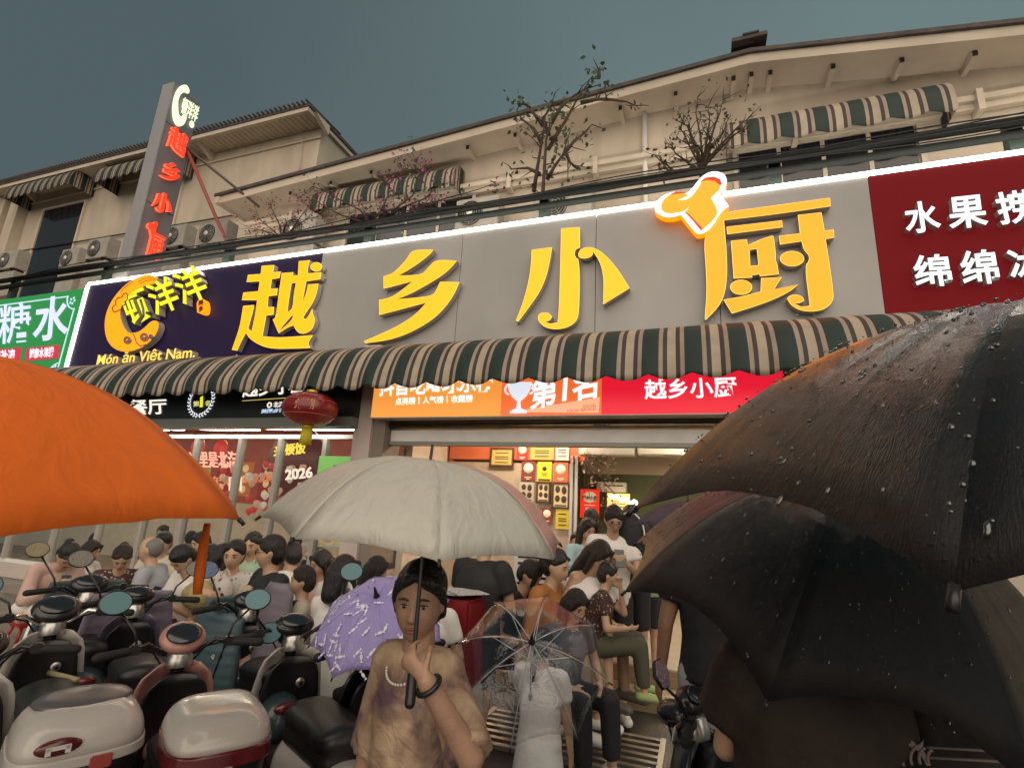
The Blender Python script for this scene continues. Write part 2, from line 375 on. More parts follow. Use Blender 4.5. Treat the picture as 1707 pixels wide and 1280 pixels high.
def awning(x0, x1, prof, period, label, name='striped_awning', phase=0, scal=.05, group=None, ends=True, Yo=0, cat='awning', wav=.012, period_sc=None):
    """prof = (y, z) points from the wall outwards and down"""
    root = empty(name, ((x0+x1)/2, prof[0][0], prof[0][1]), label, cat, group)
    sm = stripe_mat('awning_stripes', period, phase, COLS)
    period_sc = period_sc or period
    nx = max(12, int((x1-x0)/period_sc*12)); P2 = []
    k = 7
    for i in range(len(prof)-1):
        for j in range(k):
            t = j/k
            p0 = prof[max(i-1, 0)]; p1 = prof[i]; p2 = prof[i+1]; p3 = prof[min(i+2, len(prof)-1)]
            q = [0.5*((2*p1[c]) + (-p0[c]+p2[c])*t + (2*p0[c]-5*p1[c]+4*p2[c]-p3[c])*t*t + (-p0[c]+3*p1[c]-3*p2[c]+p3[c])*t**3) for c in (0, 1)]
            P2.append(q)
    P2.append(list(prof[-1])); L = len(P2); vs = []; fs = []
    for i in range(nx+1):
        x = x0+(x1-x0)*i/nx
        for j, (y, z) in enumerate(P2):
            f = j/(L-1); w = noise.noise(Vector((x*1.3, f*2, x0)))*wav*2.5*f + wav*math.sin(x*2*math.pi/period_sc+1)*f*f
            zz_ = z
            if j == L-1: zz_ -= scal*abs(math.sin(math.pi*x/period_sc))*1.0
            vs.append((x, y-w-.0, zz_+noise.noise(Vector((x*.7, f, 3)))*.012))
    n1 = L
    for i in range(nx):
        for j in range(L-1): fs.append((i*n1+j, (i+1)*n1+j, (i+1)*n1+j+1, i*n1+j+1))
    mb = MB(); mb.add(vs, fs, True); o = mb.build('fabric', sm, root, fixn=False)
    so = o.modifiers.new('s', 'SOLIDIFY'); so.thickness = .006
    if ends:
        for xx in (x0, x1):
            e = MB(); pts = [(xx, y, z) for y, z in P2] + [(xx, prof[0][0], prof[-1][1]-scal*.5)]
            e.prism([pts], (.008 if xx == x0 else -.008, 0, 0)); e.build('side_panel', stripe_mat('awning_side', period, 0, COLS, axis=1), root)
    b = MB(); b.tube([(x0, prof[-1][0]+.12, prof[-1][1]+.12), (x1, prof[-1][0]+.12, prof[-1][1]+.12)], .014); b.build('front_bar', M_rail, root)
    localize(root); return root
# small awnings of the upper windows
def waw(pxa, pya, pxb, Y, label, drop, out, group='striped awnings over the upper windows', per=.62):
    a = P(pxa, pya, Y); b = P(pxb, pya, Y); z = a.z
    awning(a.x, b.x, [(Y, z), (Y-out*.55, z-drop*.08), (Y-out*.9, z-drop*.38), (Y-out, z-drop*.78), (Y-out, z-drop)], per, label, group=group, scal=.06)
waw(60, 320, 158, Yb, 'small striped awning over the dark window at the far left', .75, .75, per=.34)
waw(205, 292, 322, Yb, 'small striped awning half hidden by the tall blade sign', .75, .75, per=.34)
waw(546, 330, 772, Yw, 'green and white striped awning behind the bougainvillea', .56, .46, per=.42)
waw(1208, 222, 1572, Yw, 'long green and white striped awning at the upper right', .64, .50, per=.47)
# ------------------------------------------------------------ main sign
Ys = 6.0
sign = empty('shop_sign', ((xL+6)/2, Ys, zb), 'long lit restaurant sign board with big yellow characters on grey and purple panels', 'sign')
M_purple = mat('panel_purple', (.014, .008, .032), .5, emit=(.012, .004, .03), es=.5, spec=.25)
M_red = mat('panel_red', (.06, .004, .005), .8, emit=(.15, .008, .010), es=.85, spec=.08)
def zp(lst, ox, oy, s, Y): return [P(ox+x/s, oy+y/s, Y) for x, y in lst]
def panel(x0, x1, m, name='panel', gap=.004):
    b = MB(); b.box((x0+gap, Ys, zb), (x1-gap, Ys+.2, zt)); return b.build(name, m, sign)
xp = P(537, 430, Ys).x; xs1 = P(994, 365, Ys).x; xs2 = P(1202, 540, Ys).x; xr = P(1462, 415, Ys).x
xm = P(765, 480, Ys).x
panel(xL+.05, xp, M_purple); panel(xp, xm, M_grey); panel(xm, xs1, M_grey); panel(xs1, xs2, M_grey); panel(xs2, xr, M_grey); panel(xr, 3.5, M_red); panel(3.5, 6, M_red)
b = MB(); b.box((xL, Ys-.012, zt+.002), (6, Ys+.22, zt+.052)); b.build('led_strip', M_led, sign)
b = MB(); b.box((xL-.03, Ys-.012, zb), (xL+.045, Ys+.2, zt)); b.build('led_strip', M_led, sign)
DEP = .11
def rounddot(cx_, cy_, rx, ry, n=28): return [(cx_+rx*math.cos(2*math.pi*i/n), cy_+ry*math.sin(2*math.pi*i/n)) for i in range(n)]
def smooth_poly(l, it=1, keep=62):
    """chaikin corner cutting that keeps sharp corners"""
    for _ in range(it):
        o = []; n = len(l)
        for i in range(n):
            p, q, r_ = Vector(l[i-1]), Vector(l[i]), Vector(l[(i+1) % n])
            a = (q-p).normalized(); b_ = (r_-q).normalized(); ang = math.degrees(math.acos(max(-1, min(1, a.dot(b_)))))
            if ang > keep: o.append((q.x, q.y))
            else: o += [tuple(q+(p-q)*.25), tuple(q+(r_-q)*.25)]
        l = o
    return l
G = {}
G['yue'] = ((380, 420, 7.111), [
 [[(400,165),(550,155),(535,245),(625,230),(610,310),(520,325),(505,440),(590,430),(578,515),(480,525),(470,655),(545,650),(538,745),(455,755),(410,1000),(560,1012),(700,1010),(1010,985),(965,1050),(950,1090),(975,1140),(800,1145),(600,1150),(450,1135),(330,1080),(250,1020),(212,960),(150,1080),(110,1170),(45,1160),(120,950),(150,830),(180,640),(308,628),(300,700),(270,800),(240,910),(280,940),(300,850),(330,700),(345,572),(165,572),(182,482),(360,465),(375,350),(220,358),(238,272),(388,262)]],
 [[(640,252),(775,240),(770,285),(828,278),(840,110),(975,98),(945,175),(945,255),(1107,240),(1095,325),(930,350),(900,500),(885,590),(925,500),(950,385),(1075,375),(1050,500),(1010,600),(940,700),(890,780),(920,800),(960,750),(1000,670),(1005,740),(1035,800),(1010,900),(960,950),(880,975),(820,950),(775,870),(700,900),(600,965),(530,800),(565,780),(590,600),(612,420)], [(755,375),(805,365),(780,500),(765,680),(705,712),(725,550)], [(765,745),(640,890),(606,938),(700,865),(772,785)]],
 [rounddot(1047,178,70,56)]])
G['xiang'] = ((600, 400, 6.737), [[[(590,110),(825,110),(800,150),(700,235),(560,330),(435,400),(690,395),(760,320),(850,220),(1090,235),(1000,340),(880,430),(700,535),(560,610),(415,665),(810,635),(860,560),(900,470),(1120,475),(1060,610),(980,730),(860,860),(700,970),(500,1070),(300,1130),(60,1160),(45,1138),(200,1070),(400,980),(580,870),(660,800),(745,705),(500,770),(215,845),(215,675),(340,650),(450,580),(590,465),(420,510),(265,550),(265,410),(370,375),(450,300),(530,210)]]])
G['xiao'] = ((850, 370, 6.738), [[[(245,315),(475,285),(450,440),(410,620),(330,800),(200,980),(95,1120),(65,1110),(150,900),(215,650),(240,450)]],
 [[(575,75),(785,60),(785,290),(740,310),(725,350),(735,400),(785,430),(780,1030),(740,1130),(640,1190),(520,1210),(400,1190),(330,1130),(310,1070),(330,1030),(380,1015),(440,1025),(475,1065),(450,1110),(400,1115),(440,1145),(535,1130),(550,1000),(565,500)]],
 [[(765,360),(790,310),(850,285),(930,285),(1020,330),(1130,430),(1230,560),(1300,670),(1345,745),(1045,930),(1055,700),(1040,550),(1000,430),(930,330),(935,370),(890,405),(820,415),(775,400)]]])
G['chu'] = ((1160, 320, 5.567), [[[(260,190),(600,145),(1245,55),(1250,135),(700,215),(262,265),(272,400),(290,600),(290,820),(260,980),(200,1080),(90,1190),(80,1180),(100,950),(95,750),(70,400),(160,340),(210,250)]],
 [[(285,325),(800,265),(805,330),(290,395)]],
 [[(325,455),(475,440),(480,495),(600,440),(710,405),(725,420),(745,600),(735,630),(755,660),(770,765),(595,785),(590,765),(520,775),(525,795),(350,805)], [(500,540),(565,530),(580,680),(505,688)]],
 [rounddot(420,885,103,70)], [rounddot(893,620,113,72)],
 [[(605,800),(800,790),(725,905),(955,860),(850,940),(650,1030),(335,1130),(255,1000),(430,970),(600,925)]],
 [[(945,215),(1165,190),(1195,360),(1280,350),(1285,425),(1205,440),(1245,700),(1280,950),(1270,1020),(1200,1090),(1080,1115),(960,1100),(880,1050),(845,990),(870,960),(930,950),(990,970),(1005,1010),(960,1035),(910,1030),(980,1070),(1055,1055),(1050,1000),(1010,690),(1050,640),(1050,590),(1000,540),(980,460),(780,490),(770,410),(965,385)]]])
G['hat'] = ((1080, 270, 5.818), [[[(60,470),(75,400),(130,340),(210,300),(290,290),(380,310),(430,260),(480,190),(550,120),(640,90),(730,110),(770,170),(760,240),(700,310),(785,430),(700,500),(640,610),(560,690),(480,705),(430,650),(320,515),(220,545),(120,525)]]])
def shrink(l, d):
    out = []; n = len(l); A = sum(l[i][0]*l[(i+1)%n][1]-l[(i+1)%n][0]*l[i][1] for i in range(n)); s = 1 if A > 0 else -1
    for i in range(n):
        p, q, r_ = Vector(l[i-1]), Vector(l[i]), Vector(l[(i+1) % n])
        a = (q-p).normalized(); b_ = (r_-q).normalized()
        na = Vector((-a.y, a.x))*s; nb = Vector((-b_.y, b_.x))*s; nn = (na+nb)
        nn = nn.normalized()*min(1.6, 1/max(.4, nn.length/2)) if nn.length > .1 else na
        out.append(tuple(q+nn*d))
    return out
Yf = Ys-DEP
for key, m_, dots in (('yue', M_yel, 1), ('xiang', M_yel, 1), ('xiao', M_yel, 1), ('chu', M_amber, 1)):
    (ox, oy, s), strokes = G[key]
    body = MB(); face = MB()
    for loops in strokes:
        ls = [smooth_poly(l, 2) for l in loops]
        body.prism([zp(l, ox, oy, s, Yf) for l in ls], (0, DEP-.02, 0))
        fl = [shrink(l, 5.5 if i == 0 else -5.5) for i, l in enumerate(ls)]
        face.prism([zp(l, ox, oy, s, Yf-.004) for l in fl], (0, -.006, 0))
        edge = [shrink(l, 1 if i == 0 else -1) for i, l in enumerate(ls)]
        body2 = MB(); 
    bo = body.build('character', M_return, sign)
    ed = MB()
    for loops in strokes:
        ls = [smooth_poly(l, 2) for l in loops]; ed.prism([zp([q for q in shrink(l, 1.2 if i == 0 else -1.2)], ox, oy, s, Yf-.0015) for i, l in enumerate(ls)], (0, -.0015, 0))
    ed.build('lit_edge', M_yel2, bo); face.build('lit_face', m_, bo)
(ox, oy, s), st = G['hat']
M_hatw = emis('hat_white', (.93, .97, 1), 1.05)
b = MB(); b.prism([zp(smooth_poly(st[0][0], 2), ox, oy, s, Yf-.05)], (0, DEP, 0)); hat = b.build('chef_hat_emblem', M_amber, sign)
b = MB(); b.prism([zp(smooth_poly(st[0][0], 2), ox, oy-.0, s, Yf-.054)], (0, -.006, 0)); b.build('outline', M_hatw, hat)
b = MB(); b.prism([zp(smooth_poly([(125,430),(150,370),(210,320),(290,305),(375,312),(400,330),(450,270),(510,190),(590,172),(650,180),(700,220),(700,270),(610,350),(685,480),(640,560),(600,600),(520,665),(355,482),(300,490),(200,505),(140,480)], 2), ox, oy, s, Yf-.064)], (0, -.004, 0)); b.build('lit_face', M_amber, hat)
b = MB()
for l in ([(510,192),(560,155),(640,145),(700,170),(718,220),(700,228),(650,185),(580,175)], [(210,318),(270,292),(360,295),(374,305),(290,308)], [(365,485),(400,510),(528,645),(513,665)]):
    b.prism([zp(l, ox, oy, s, Yf-.070)], (0, -.004, 0))
b.build('red_accent', emis('accent_red', (.7, .02, .01), .8), hat)
b = MB()
for l in ([(500,195),(440,275),(385,335),(290,372),(350,374),(410,350),(455,300),(512,215)], [(400,440),(355,478),(310,492),(320,515),(360,490)]):
    b.prism([zp(smooth_poly(l, 1), ox, oy, s, Yf-.071)], (0, -.004, 0))
b.build('curl', M_hatw, hat)
# rivets / sign spots
b = MB()
for px, py in ((543,464),(645,487),(639,527),(467,578),(1226,366),(1248,390),(1320,446),(1223,491),(1276,508),(1329,525),(1356,524),(1007,512),(863,538),(1163,399),(395,592),(333,499),(344,521)):
    c = P(px, py, Ys-.02); b.ball(c, .014, 8, 6)
b.build('fixing_bolt', M_white, sign)
# --- crescent logo
ox, oy, s = 160, 440, 7.11
cres = [(742,165),(640,122),(560,130),(440,180),(330,260),(230,370),(160,480),(115,600),(100,720),(110,840),(150,940),(220,1010),(320,1045),(430,1035),(530,1000),(620,940),(700,860),(745,760),(745,700),(710,665),(650,680),(590,740),(530,790),(470,815),(385,820),(330,750),(290,640),(285,560),(330,450),(400,370),(500,300),(600,255),(700,240),(715,200)]
cl = smooth_poly(cres, 2)
b = MB(); b.prism([zp(cl, ox, oy, s, Yf-.02)], (0, DEP, 0)); lg = b.build('crescent_emblem', M_return, sign)
b = MB(); b.prism([zp(shrink(cl, 5), ox, oy, s, Yf-.024)], (0, -.005, 0)); b.build('lit_face', M_amber, lg)
M_dred = mat('logo_dark', (.16, .04, .02), .5)
b = MB()
def pline(l, w, Y): 
    pts = [P(ox+x/s, oy+y/s, Y) for x, y in l]
    b.tube(pts, w, 5, axis=(0, 1, 0))
cloud = [(215,570),(195,545),(200,505),(235,480),(230,435),(265,400),(310,395),(325,355),(360,345),(380,370),(370,420),(350,450),(345,480),(310,500),(300,540),(270,550),(240,565),(215,570)]
pline(cloud, .010, Yf-.032)
for l in ([(500,215),(560,175),(650,165),(715,178)], [(520,235),(590,200),(660,190),(708,200)], [(290,330),(360,260),(440,210)]): pline(l, .006, Yf-.032)
b.build('emblem_lines', M_dred, lg)
b = MB()
for c, r0, tn in (((375,900),52,1.6),((575,865),58,1.7),((655,860),30,1.3)):
    pline([(c[0]+r0*(1-t/22)*math.cos(t*.5*tn), c[1]+r0*(1-t/22)*math.sin(t*.5*tn)) for t in range(0, 19)], .013, Yf-.032)
pline([(440,830),(465,880),(480,930),(520,970),(600,955)], .011, Yf-.032)
b.build('cloud_scrolls', mat('scroll_grey', (.2, .17, .15), .5), lg)
def sign_text(body, bl, br, tl, m_, name, Y, dep, bold=.03, parent=sign, back=None):
    a, b_, c = P(*bl, Y), P(*br, Y), P(*tl, Y)
    if back:
        t = text_mb(body, a, b_, c, bold*1.25, (0, dep, 0)); o = t.build(name, back, parent)
        t = text_mb(body, a+Vector((0,-.004,0)), b_+Vector((0,-.004,0)), c+Vector((0,-.004,0)), bold*.7, (0, -.004, 0)); t.build('lit_face', m_, o); return o
    return text_mb(body, a, b_, c, bold, (0, dep, 0)).build(name, m_, parent)
M_lemon = emis('lemon', (.85, .83, .02), 1.0)
sign_text('顿洋洋', (217, 545), (352, 494), (198, 492), M_lemon, 'small_characters', Yf-.02, DEP, .02, back=M_return)
b = MB(); b.prism([zp(smooth_poly([(1190,450),(1240,405),(1285,430),(1290,560),(1250,590),(1200,575)], 2), ox, oy, s, Yf)], (0, DEP, 0)); sq = b.build('seal', M_amber, sign)
text_mb('美\n食', P(330, 521, Yf-.006), P(339.5, 519, Yf-.006), P(330, 500, Yf-.006), .04, (0, .003, 0)).build('seal_text', M_dred, sq)
sign_text('Món ăn Việt Nam.', (160, 613), (324, 601), (165, 590), emis('pale_gold', (1, .66, .12), 1.05), 'lettering', Yf, DEP, .015, back=M_return)
# --- red panel characters
M_lw = emis('letter_white', (.86, .95, 1), 1.25)
for ch, bl, br, tl in (('水',(1511,391),(1570,385),(1504,340)),('果',(1583,383),(1648,377),(1577,331)),('捞',(1668,376),(1734,369),(1655,323)),('绵',(1527,479),(1589,476),(1519,427)),('绵',(1606,476),(1668,472),(1597,420)),('冰',(1686,470),(1752,465),(1676,414))):
    sign_text(ch, bl, br, tl, M_lw, 'white_character', Yf+.02, DEP-.04, .022, back=M_return)
localize(sign)
# --- green sign
gs = empty('dessert_sign', (xL-1.5, Ys, zb), 'bright green dessert shop sign with lavender characters at the far left', 'sign')
xg0 = -24; M_green = mat('green_light', (.02, .2, .05), .3, emit=(.016, .155, .036), es=1.0)
b = MB(); b.box((xg0, Ys, zb-.25), (xL-.07, Ys+.2, zt-.05)); b.build('green_face', M_green, gs)
M_lav = emis('lavender', (.62, .66, 1), 1.0)
for ch, bl, br, tl in (('糖', (-4, 574), (50, 569), (-1, 508)), ('水', (53, 570), (112, 564), (60, 498))):
    text_mb(ch, P(*bl, Ys-.012), P(*br, Ys-.012), P(*tl, Ys-.012), .004 if ch == '糖' else .018, (0, .008, 0)).build('lavender_character', M_lav, gs)
M_bord = emis('border_white', (.55, .75, .85), .9)
b = MB(); zz1 = zt-.05-.12; xx1 = xL-.07-.14
b.box((xg0, Ys-.008, zz1-.025), (xx1-.28, Ys-.002, zz1)); b.box((xx1-.025, Ys-.008, zb-.2), (xx1, Ys-.002, zz1-.28))
for zc in (zz1, zb+.1):
    b.tube([(xx1-.3+.3*(1-math.cos(a)) , Ys-.006, zc-.3*math.sin(a)) if zc == zz1 else (xx1-.3+.3*(1-math.cos(a)), Ys-.006, zc-.3+.3*math.sin(a)) for a in [R(q) for q in range(0, 91, 15)]], .012, 5)
    for i in range(5):
        a = 2*math.pi*i/5; b.ball((xx1-.12+.06*math.cos(a), Ys-.006, (zc-.12 if zc == zz1 else zc-.12)+.06*math.sin(a)), (.028, .004, .028), 8, 5)
b.build('border', M_bord, gs)
for (x0, x1, y0, y1, tx) in ((42, 99, 577, 600, '越南水果捞'), (-30, 36, 581, 603, '清凉补凉')):
    a, bq, c, d = P(x0, y1+2, Ys-.006), P(x1-2, y1-3, Ys-.006), P(x1, y0-2, Ys-.006), P(x0+3, y0+3, Ys-.006)
    k = MB(); k.prism([[a, bq, c, d]], (0, -.004, 0)); pl = k.build('red_plate', emis('plate_red', (.55, .03, .06), .9), gs)
    text_mb(tx, a.lerp(c, .14)+Vector((0,-.007,0)), bq.lerp(d, .12)+Vector((0,-.007,0)), d.lerp(bq, .1)+Vector((0,-.007,0)), .03, (0, -.003, 0)).build('plate_text', emis('plate_white', (.9, .8, .9), 1), pl)
localize(gs)
# ------------------------------------------------------------ big awning
xA0 = P(118, 613, Ys).x; per = .415
awning(xA0, 5.2, [(Ys-.03, zb-.03), (Ys-.38, zb-.13), (Ys-.66, zb-.30), (Ys-.82, zb-.57), (Ys-.86, P(853, 632, Ys-.86).z)], per, 'long green and beige striped awning under the lit restaurant sign', 'striped_awning', phase=.15, scal=.055, wav=.02)
# ------------------------------------------------------------ lower light boxes
Yl = 5.62
za = P(853, 694, Yl).z; zu = zb-.3; x0 = P(617, 698, Yl).x; x1 = P(1308, 640, Yl).x
lb = empty('promo_lightbox', ((x0+x1)/2, Yl, za), 'glowing orange and red light box under the awning above the entrance', 'sign')
b = MB(); b.box((x0, Yl, za), (x1, Yl+.22, zu)); b.build('box', M_return, lb)
M_or = emis('box_orange', (.90, .33, .055), .95); M_rd = emis('box_red', (.80, .012, .035), .95)
xo = P(836, 660, Yl).x; xq = P(1003, 660, Yl).x
b = MB(); b.quad((x0+.01, Yl-.004, za+.01), (xo, Yl-.004, za+.01), (xo, Yl-.004, zu), (x0+.01, Yl-.004, zu)); b.build('orange_face', M_or, lb)
b = MB(); b.quad((xq, Yl-.004, za+.01), (x1-.01, Yl-.004, za+.01), (x1-.01, Yl-.004, zu), (xq, Yl-.004, zu)); b.build('red_face', M_rd, lb)
b = MB(); b.quad((xo, Yl-.004, za+.01), (xq, Yl-.004, za+.01), (xq, Yl-.004, zu), (xo, Yl-.004, zu)); b.build('middle_face', emis('box_mid', (.85, .15, .03), .95), lb)
M_w1 = emis('print_white', (1, 1, 1), 1.1); M_w2 = emis('print_cream', (1, .93, .8), 1.0)
def ptext(body, bl, br, tl, m_, parent, Y=Yl-.010, bold=.012, name='lettering'):
    return text_mb(body, P(*bl, Y), P(*br, Y), P(*tl, Y), bold, (0, -.003, 0)).build(name, m_, parent)
ptext('抖音吃喝玩乐榜', (631, 661), (822, 653), (633, 626), M_w1, lb, bold=.02)
ptext('点亮榜丨人气榜丨收藏榜', (659, 675), (788, 670), (659, 663), M_w1, lb)
ptext('第1名', (882, 684), (995, 663), (886, 633), M_w1, lb, bold=.025)
ptext('DOUYIN', (972, 680), (993, 678.5), (972, 675.5), emis('print_red', (.6, .05, .02), .8), lb, bold=.01)
ptext('LOCAL SERVICES', (946, 687), (994, 684), (946, 682.5), emis('print_red', (.6, .05, .02), .8), lb, bold=.01)
ptext('越乡小厨', (1075, 666), (1230, 662), (1073, 633), M_w1, lb, bold=.018)
# trophy relief on the box
c = P(865, 665, Yl-.02); tr = MB(); tr.lathe([(.0, -.17), (.11, -.17), (.10, -.14), (.03, -.11), (.02, -.03), (.09, .03), (.13, .10), (.15, .2), (.0, .2)], c, 20, Matrix.Diagonal((1, .12, 1)))
for sx in (-1, 1): tr.tube([c+Vector((sx*(.13+.05*math.sin(a)), 0, .12+.06*math.cos(a))) for a in [R(q) for q in range(0, 181, 30)]], .012, 6)
tr.build('trophy', emis('trophy_silver', (.8, .86, .95), .9), lb)
b = MB(); b.prism([[P(848, 687, Yl-.008), P(998, 688, Yl-.008), P(1000, 662, Yl-.008)]], (0, -.003, 0)); b.build('plinth_print', emis('plinth_peach', (.95, .45, .25), .9), lb)
localize(lb)
# --- black box at left
Yk = 5.62; zk0 = P(450, 696, Yk).z; xk1 = P(588, 700, Yk).x
kb = empty('ranking_lightbox', (-8, Yk, zk0), 'black light box with white laurel wreath and ranking text left of the red lantern', 'sign')
b = MB(); b.box((-40, Yk, zk0), (xk1, Yk+.25, zu)); b.build('box', mat('box_black', (.012, .016, .015), .3), kb)
b = MB(); b.box((-40, Yk-.02, zk0-.13), (xk1, Yk+.25, zk0-.003)); b.build('lower_trim', mat('trim_greygreen', (.16, .17, .155), .4), kb)
def ktext(body, bl, br, tl, m_, bold=.018): return ptext(body, bl, br, tl, m_, kb, Yk-.008, bold)
ktext('TOP 100餐厅', (105, 696), (279, 690), (105, 672), M_w2)
ktext('第', (322, 678), (332, 677), (322, 669), emis('print_gold', (.75, .7, .3), .9)); ktext('名', (342, 677), (351, 676), (342, 668), emis('print_gold', (.75, .7, .3), .9))
b = MB(); b.prism([[P(333, 679, Yk-.01), P(338, 678, Yk-.01), P(338.5, 660, Yk-.01), P(334, 662, Yk-.01)]], (0, -.003, 0)); b.build('numeral_bar', M_lemon, kb)
b = MB(); c = P(334.5, 670, Yk-.01); 
for sx in (-1, 1):
    for i in range(11):
        a = R(-88+i*12.5); rr = .235; q = c+Vector((sx*rr*math.cos(a)*1.0, 0, rr*math.sin(a)*1.0+.03))
        for s2 in (-1, 1):
            an = a+R(90)-s2*R(38); d = Vector((sx*math.cos(an), 0, math.sin(an)))
            b.ball(q+d*.03, (.026, .003, .009), 8, 5, Matrix.Rotation(-math.atan2(d.z, d.x), 3, 'Y'))
b.build('laurel_wreath', emis('laurel_white', (.9, .95, 1), 1.1), kb)
ktext('越乡小厨', (404, 663), (512, 654), (404, 634), M_w2); ktext('北海', (456, 679), (474, 678), (456, 670), M_w2); ktext('美团点评', (435, 689), (474, 687), (436, 682), emis('print_blue', (.5, .65, .9), .9), .03)
b = MB(); b.tube([P(404, 668, Yk-.01), P(508, 661, Yk-.01)], .006, 5); b.build('gold_line', emis('line_gold', (.7, .5, .12), .8), kb)
c = P(449, 675, Yk-.01); b = MB(); b.tube([c+Vector((.035*math.cos(a), 0, .035*math.sin(a))) for a in [R(q) for q in range(0, 361, 40)]], .009, 5); b.build('pin_mark', M_w2, kb)
localize(kb)
# ================================================================== STREET LEVEL ARCHITECTURE
def glass_mat(name, tint=(.9, .95, .95), refl=.12, rough=.02, bump=0):
    m = bpy.data.materials.new(name); m.use_nodes = True; n = m.node_tree; n.nodes.clear()
    o = n.nodes.new('ShaderNodeOutputMaterial'); t = n.nodes.new('ShaderNodeBsdfTransparent'); g_ = n.nodes.new('ShaderNodeBsdfGlossy'); x = n.nodes.new('ShaderNodeMixShader')
    t.inputs[0].default_value = (*tint, 1); g_.inputs['Roughness'].default_value = rough
    lw = n.nodes.new('ShaderNodeLayerWeight'); lw.inputs[0].default_value = .5; pw_ = n.nodes.new('ShaderNodeMath'); pw_.operation = 'POWER'; pw_.inputs[1].default_value = 3; ma = n.nodes.new('ShaderNodeMath'); ma.operation = 'MULTIPLY_ADD'; ma.inputs[1].default_value = .6; ma.inputs[2].default_value = refl*.6; ma.use_clamp = True
    n.links.new(lw.outputs['Facing'], pw_.inputs[0]); n.links.new(pw_.outputs[0], ma.inputs[0]); n.links.new(ma.outputs[0], x.inputs[0]); n.links.new(t.outputs[0], x.inputs[1]); n.links.new(g_.outputs[0], x.inputs[2]); n.links.new(x.outputs[0], o.inputs[0])
    if bump:
        tc_ = n.nodes.new('ShaderNodeTexCoord'); v = n.nodes.new('ShaderNodeTexVoronoi'); v.inputs['Scale'].default_value = 90; b = n.nodes.new('ShaderNodeBump'); b.inputs['Strength'].default_value = bump; b.inputs['Distance'].default_value = .01
        n.links.new(tc_.outputs['Object'], v.inputs['Vector']); n.links.new(v.outputs['Distance'], b.inputs['Height']); n.links.new(b.outputs[0], g_.inputs['Normal'])
    return m
M_glass = glass_mat('window_glass')
M_col = mat('column_paint', (.52, .44, .40), .6, var=.1, vscale=2)
gf = empty('ground_floor_shopfront', (-4, 6.2, 0), 'ground floor shop front with tiled column, tall windows and open roller shutter entrance', 'shop front')
xc0 = P(592, 700, 5.75).x; xc1 = P(617, 700, 5.75).x
b = MB(); b.box((xc0, 5.75, 0), (xc1+.03, 6.3, zb-.05)); co = b.build('column', M_col, gf)
b = MB(); b.box((xc0-.006, 5.744, 1.36), (xc1+.036, 6.3, 1.37)); b.build('tile_joint', mat('joint', (.12, .1, .09), .8), co)
b = MB(); b.box((-60, 6.2, zk0+.12), (xc0, 6.4, 3.4)); b.box((xc1+.03, 6.05, P(853, 712, 6.05).z+.02), (9, 6.4, 3.6)); b.build('lintel', M_cream, gf)
xE1 = P(1245, 740, 6.1).x+.3
b = MB(); b.box((xE1, 5.9, 0), (9, 6.35, 3.3)); b.build('wall', M_cream, gf)
# roller shutter housing and white bar
M_brz = mat('bronze_metal', (.26, .20, .13), .3, metal=.9, bump=.15, var=.3)
zc1 = P(853, 700, 5.95).z; zc2 = P(853, 716, 5.95).z; zc3 = P(853, 718, 6.0).z; zc4 = P(853, 738, 6.0).z; xd0 = P(650, 740, 5.95).x
rs = empty('roller_shutter', (xd0, 5.9, zc2), 'rolled up bronze roller shutter with pale bottom bar over the entrance', 'shutter')
h = (zc1+.14-zc2)/3
for i in range(3):
    b = MB(); z = zc2+h*(i+.5); b.tube([(xd0, 5.92, z), (xE1, 5.92, z)], h*.47, 10); b.build('slat', M_brz, rs)
b = MB(); b.box((xd0, 5.95, zc4), (xE1, 6.03, zc3)); b.build('bottom_bar', M_white, rs)
b = MB(); b.box((xd0, 5.90, zc4-.05), (xE1, 6.02, zc4-.003)); b.build('guide_rail', mat('grey_metal', (.2, .2, .18), .4, metal=.5), rs)
b = MB(); b.box((xc1+.035, 5.80, 0), (xd0-.005, 6.2, zc1)); b.build('side_jamb', mat('jamb_brown', (.22, .18, .15), .6), rs)
text_mb('安全出入', P(990, 712, 5.84), P(1018, 712, 5.84), P(990, 705, 5.84), .03, (0, .003, 0)).build('stencil_mark', M_dark, rs)
localize(rs)
# windows at the left
zw1 = P(470, 731, 6.2).z; zw0 = .42
mulx = [P(px, 729, 6.2).x for px in (60, 130, 200, 268, 331, 404, 470, 545)]
b = MB(); b.box((-40, 6.2, zw1), (xc0, 6.28, zw1+.06)); b.box((-40, 6.2, zw0-.06), (xc0, 6.28, zw0)); b.build('window_frame', M_white, gf)
b = MB(); b.box((-40, 6.18, .12), (xc0, 6.34, zw0-.063)); b.build('sill_wall', M_col, gf)
M_mul = mat('mullion_white', (.36, .34, .31), .4)
mulx = [-40, -20, -17] + [x for x in mulx if x > -39] + [xc0-.03]
for i in range(1, len(mulx)):
    b = MB(); b.box((mulx[i]-.035, 6.17, zw0), (mulx[i]+.035, 6.27, zw1)); b.build('mullion', M_mul, gf)
    b = MB(); b.box((mulx[i-1]+.04, 6.225, zw0), (mulx[i]-.04, 6.235, zw1)); b.build('pane', M_glass, gf)
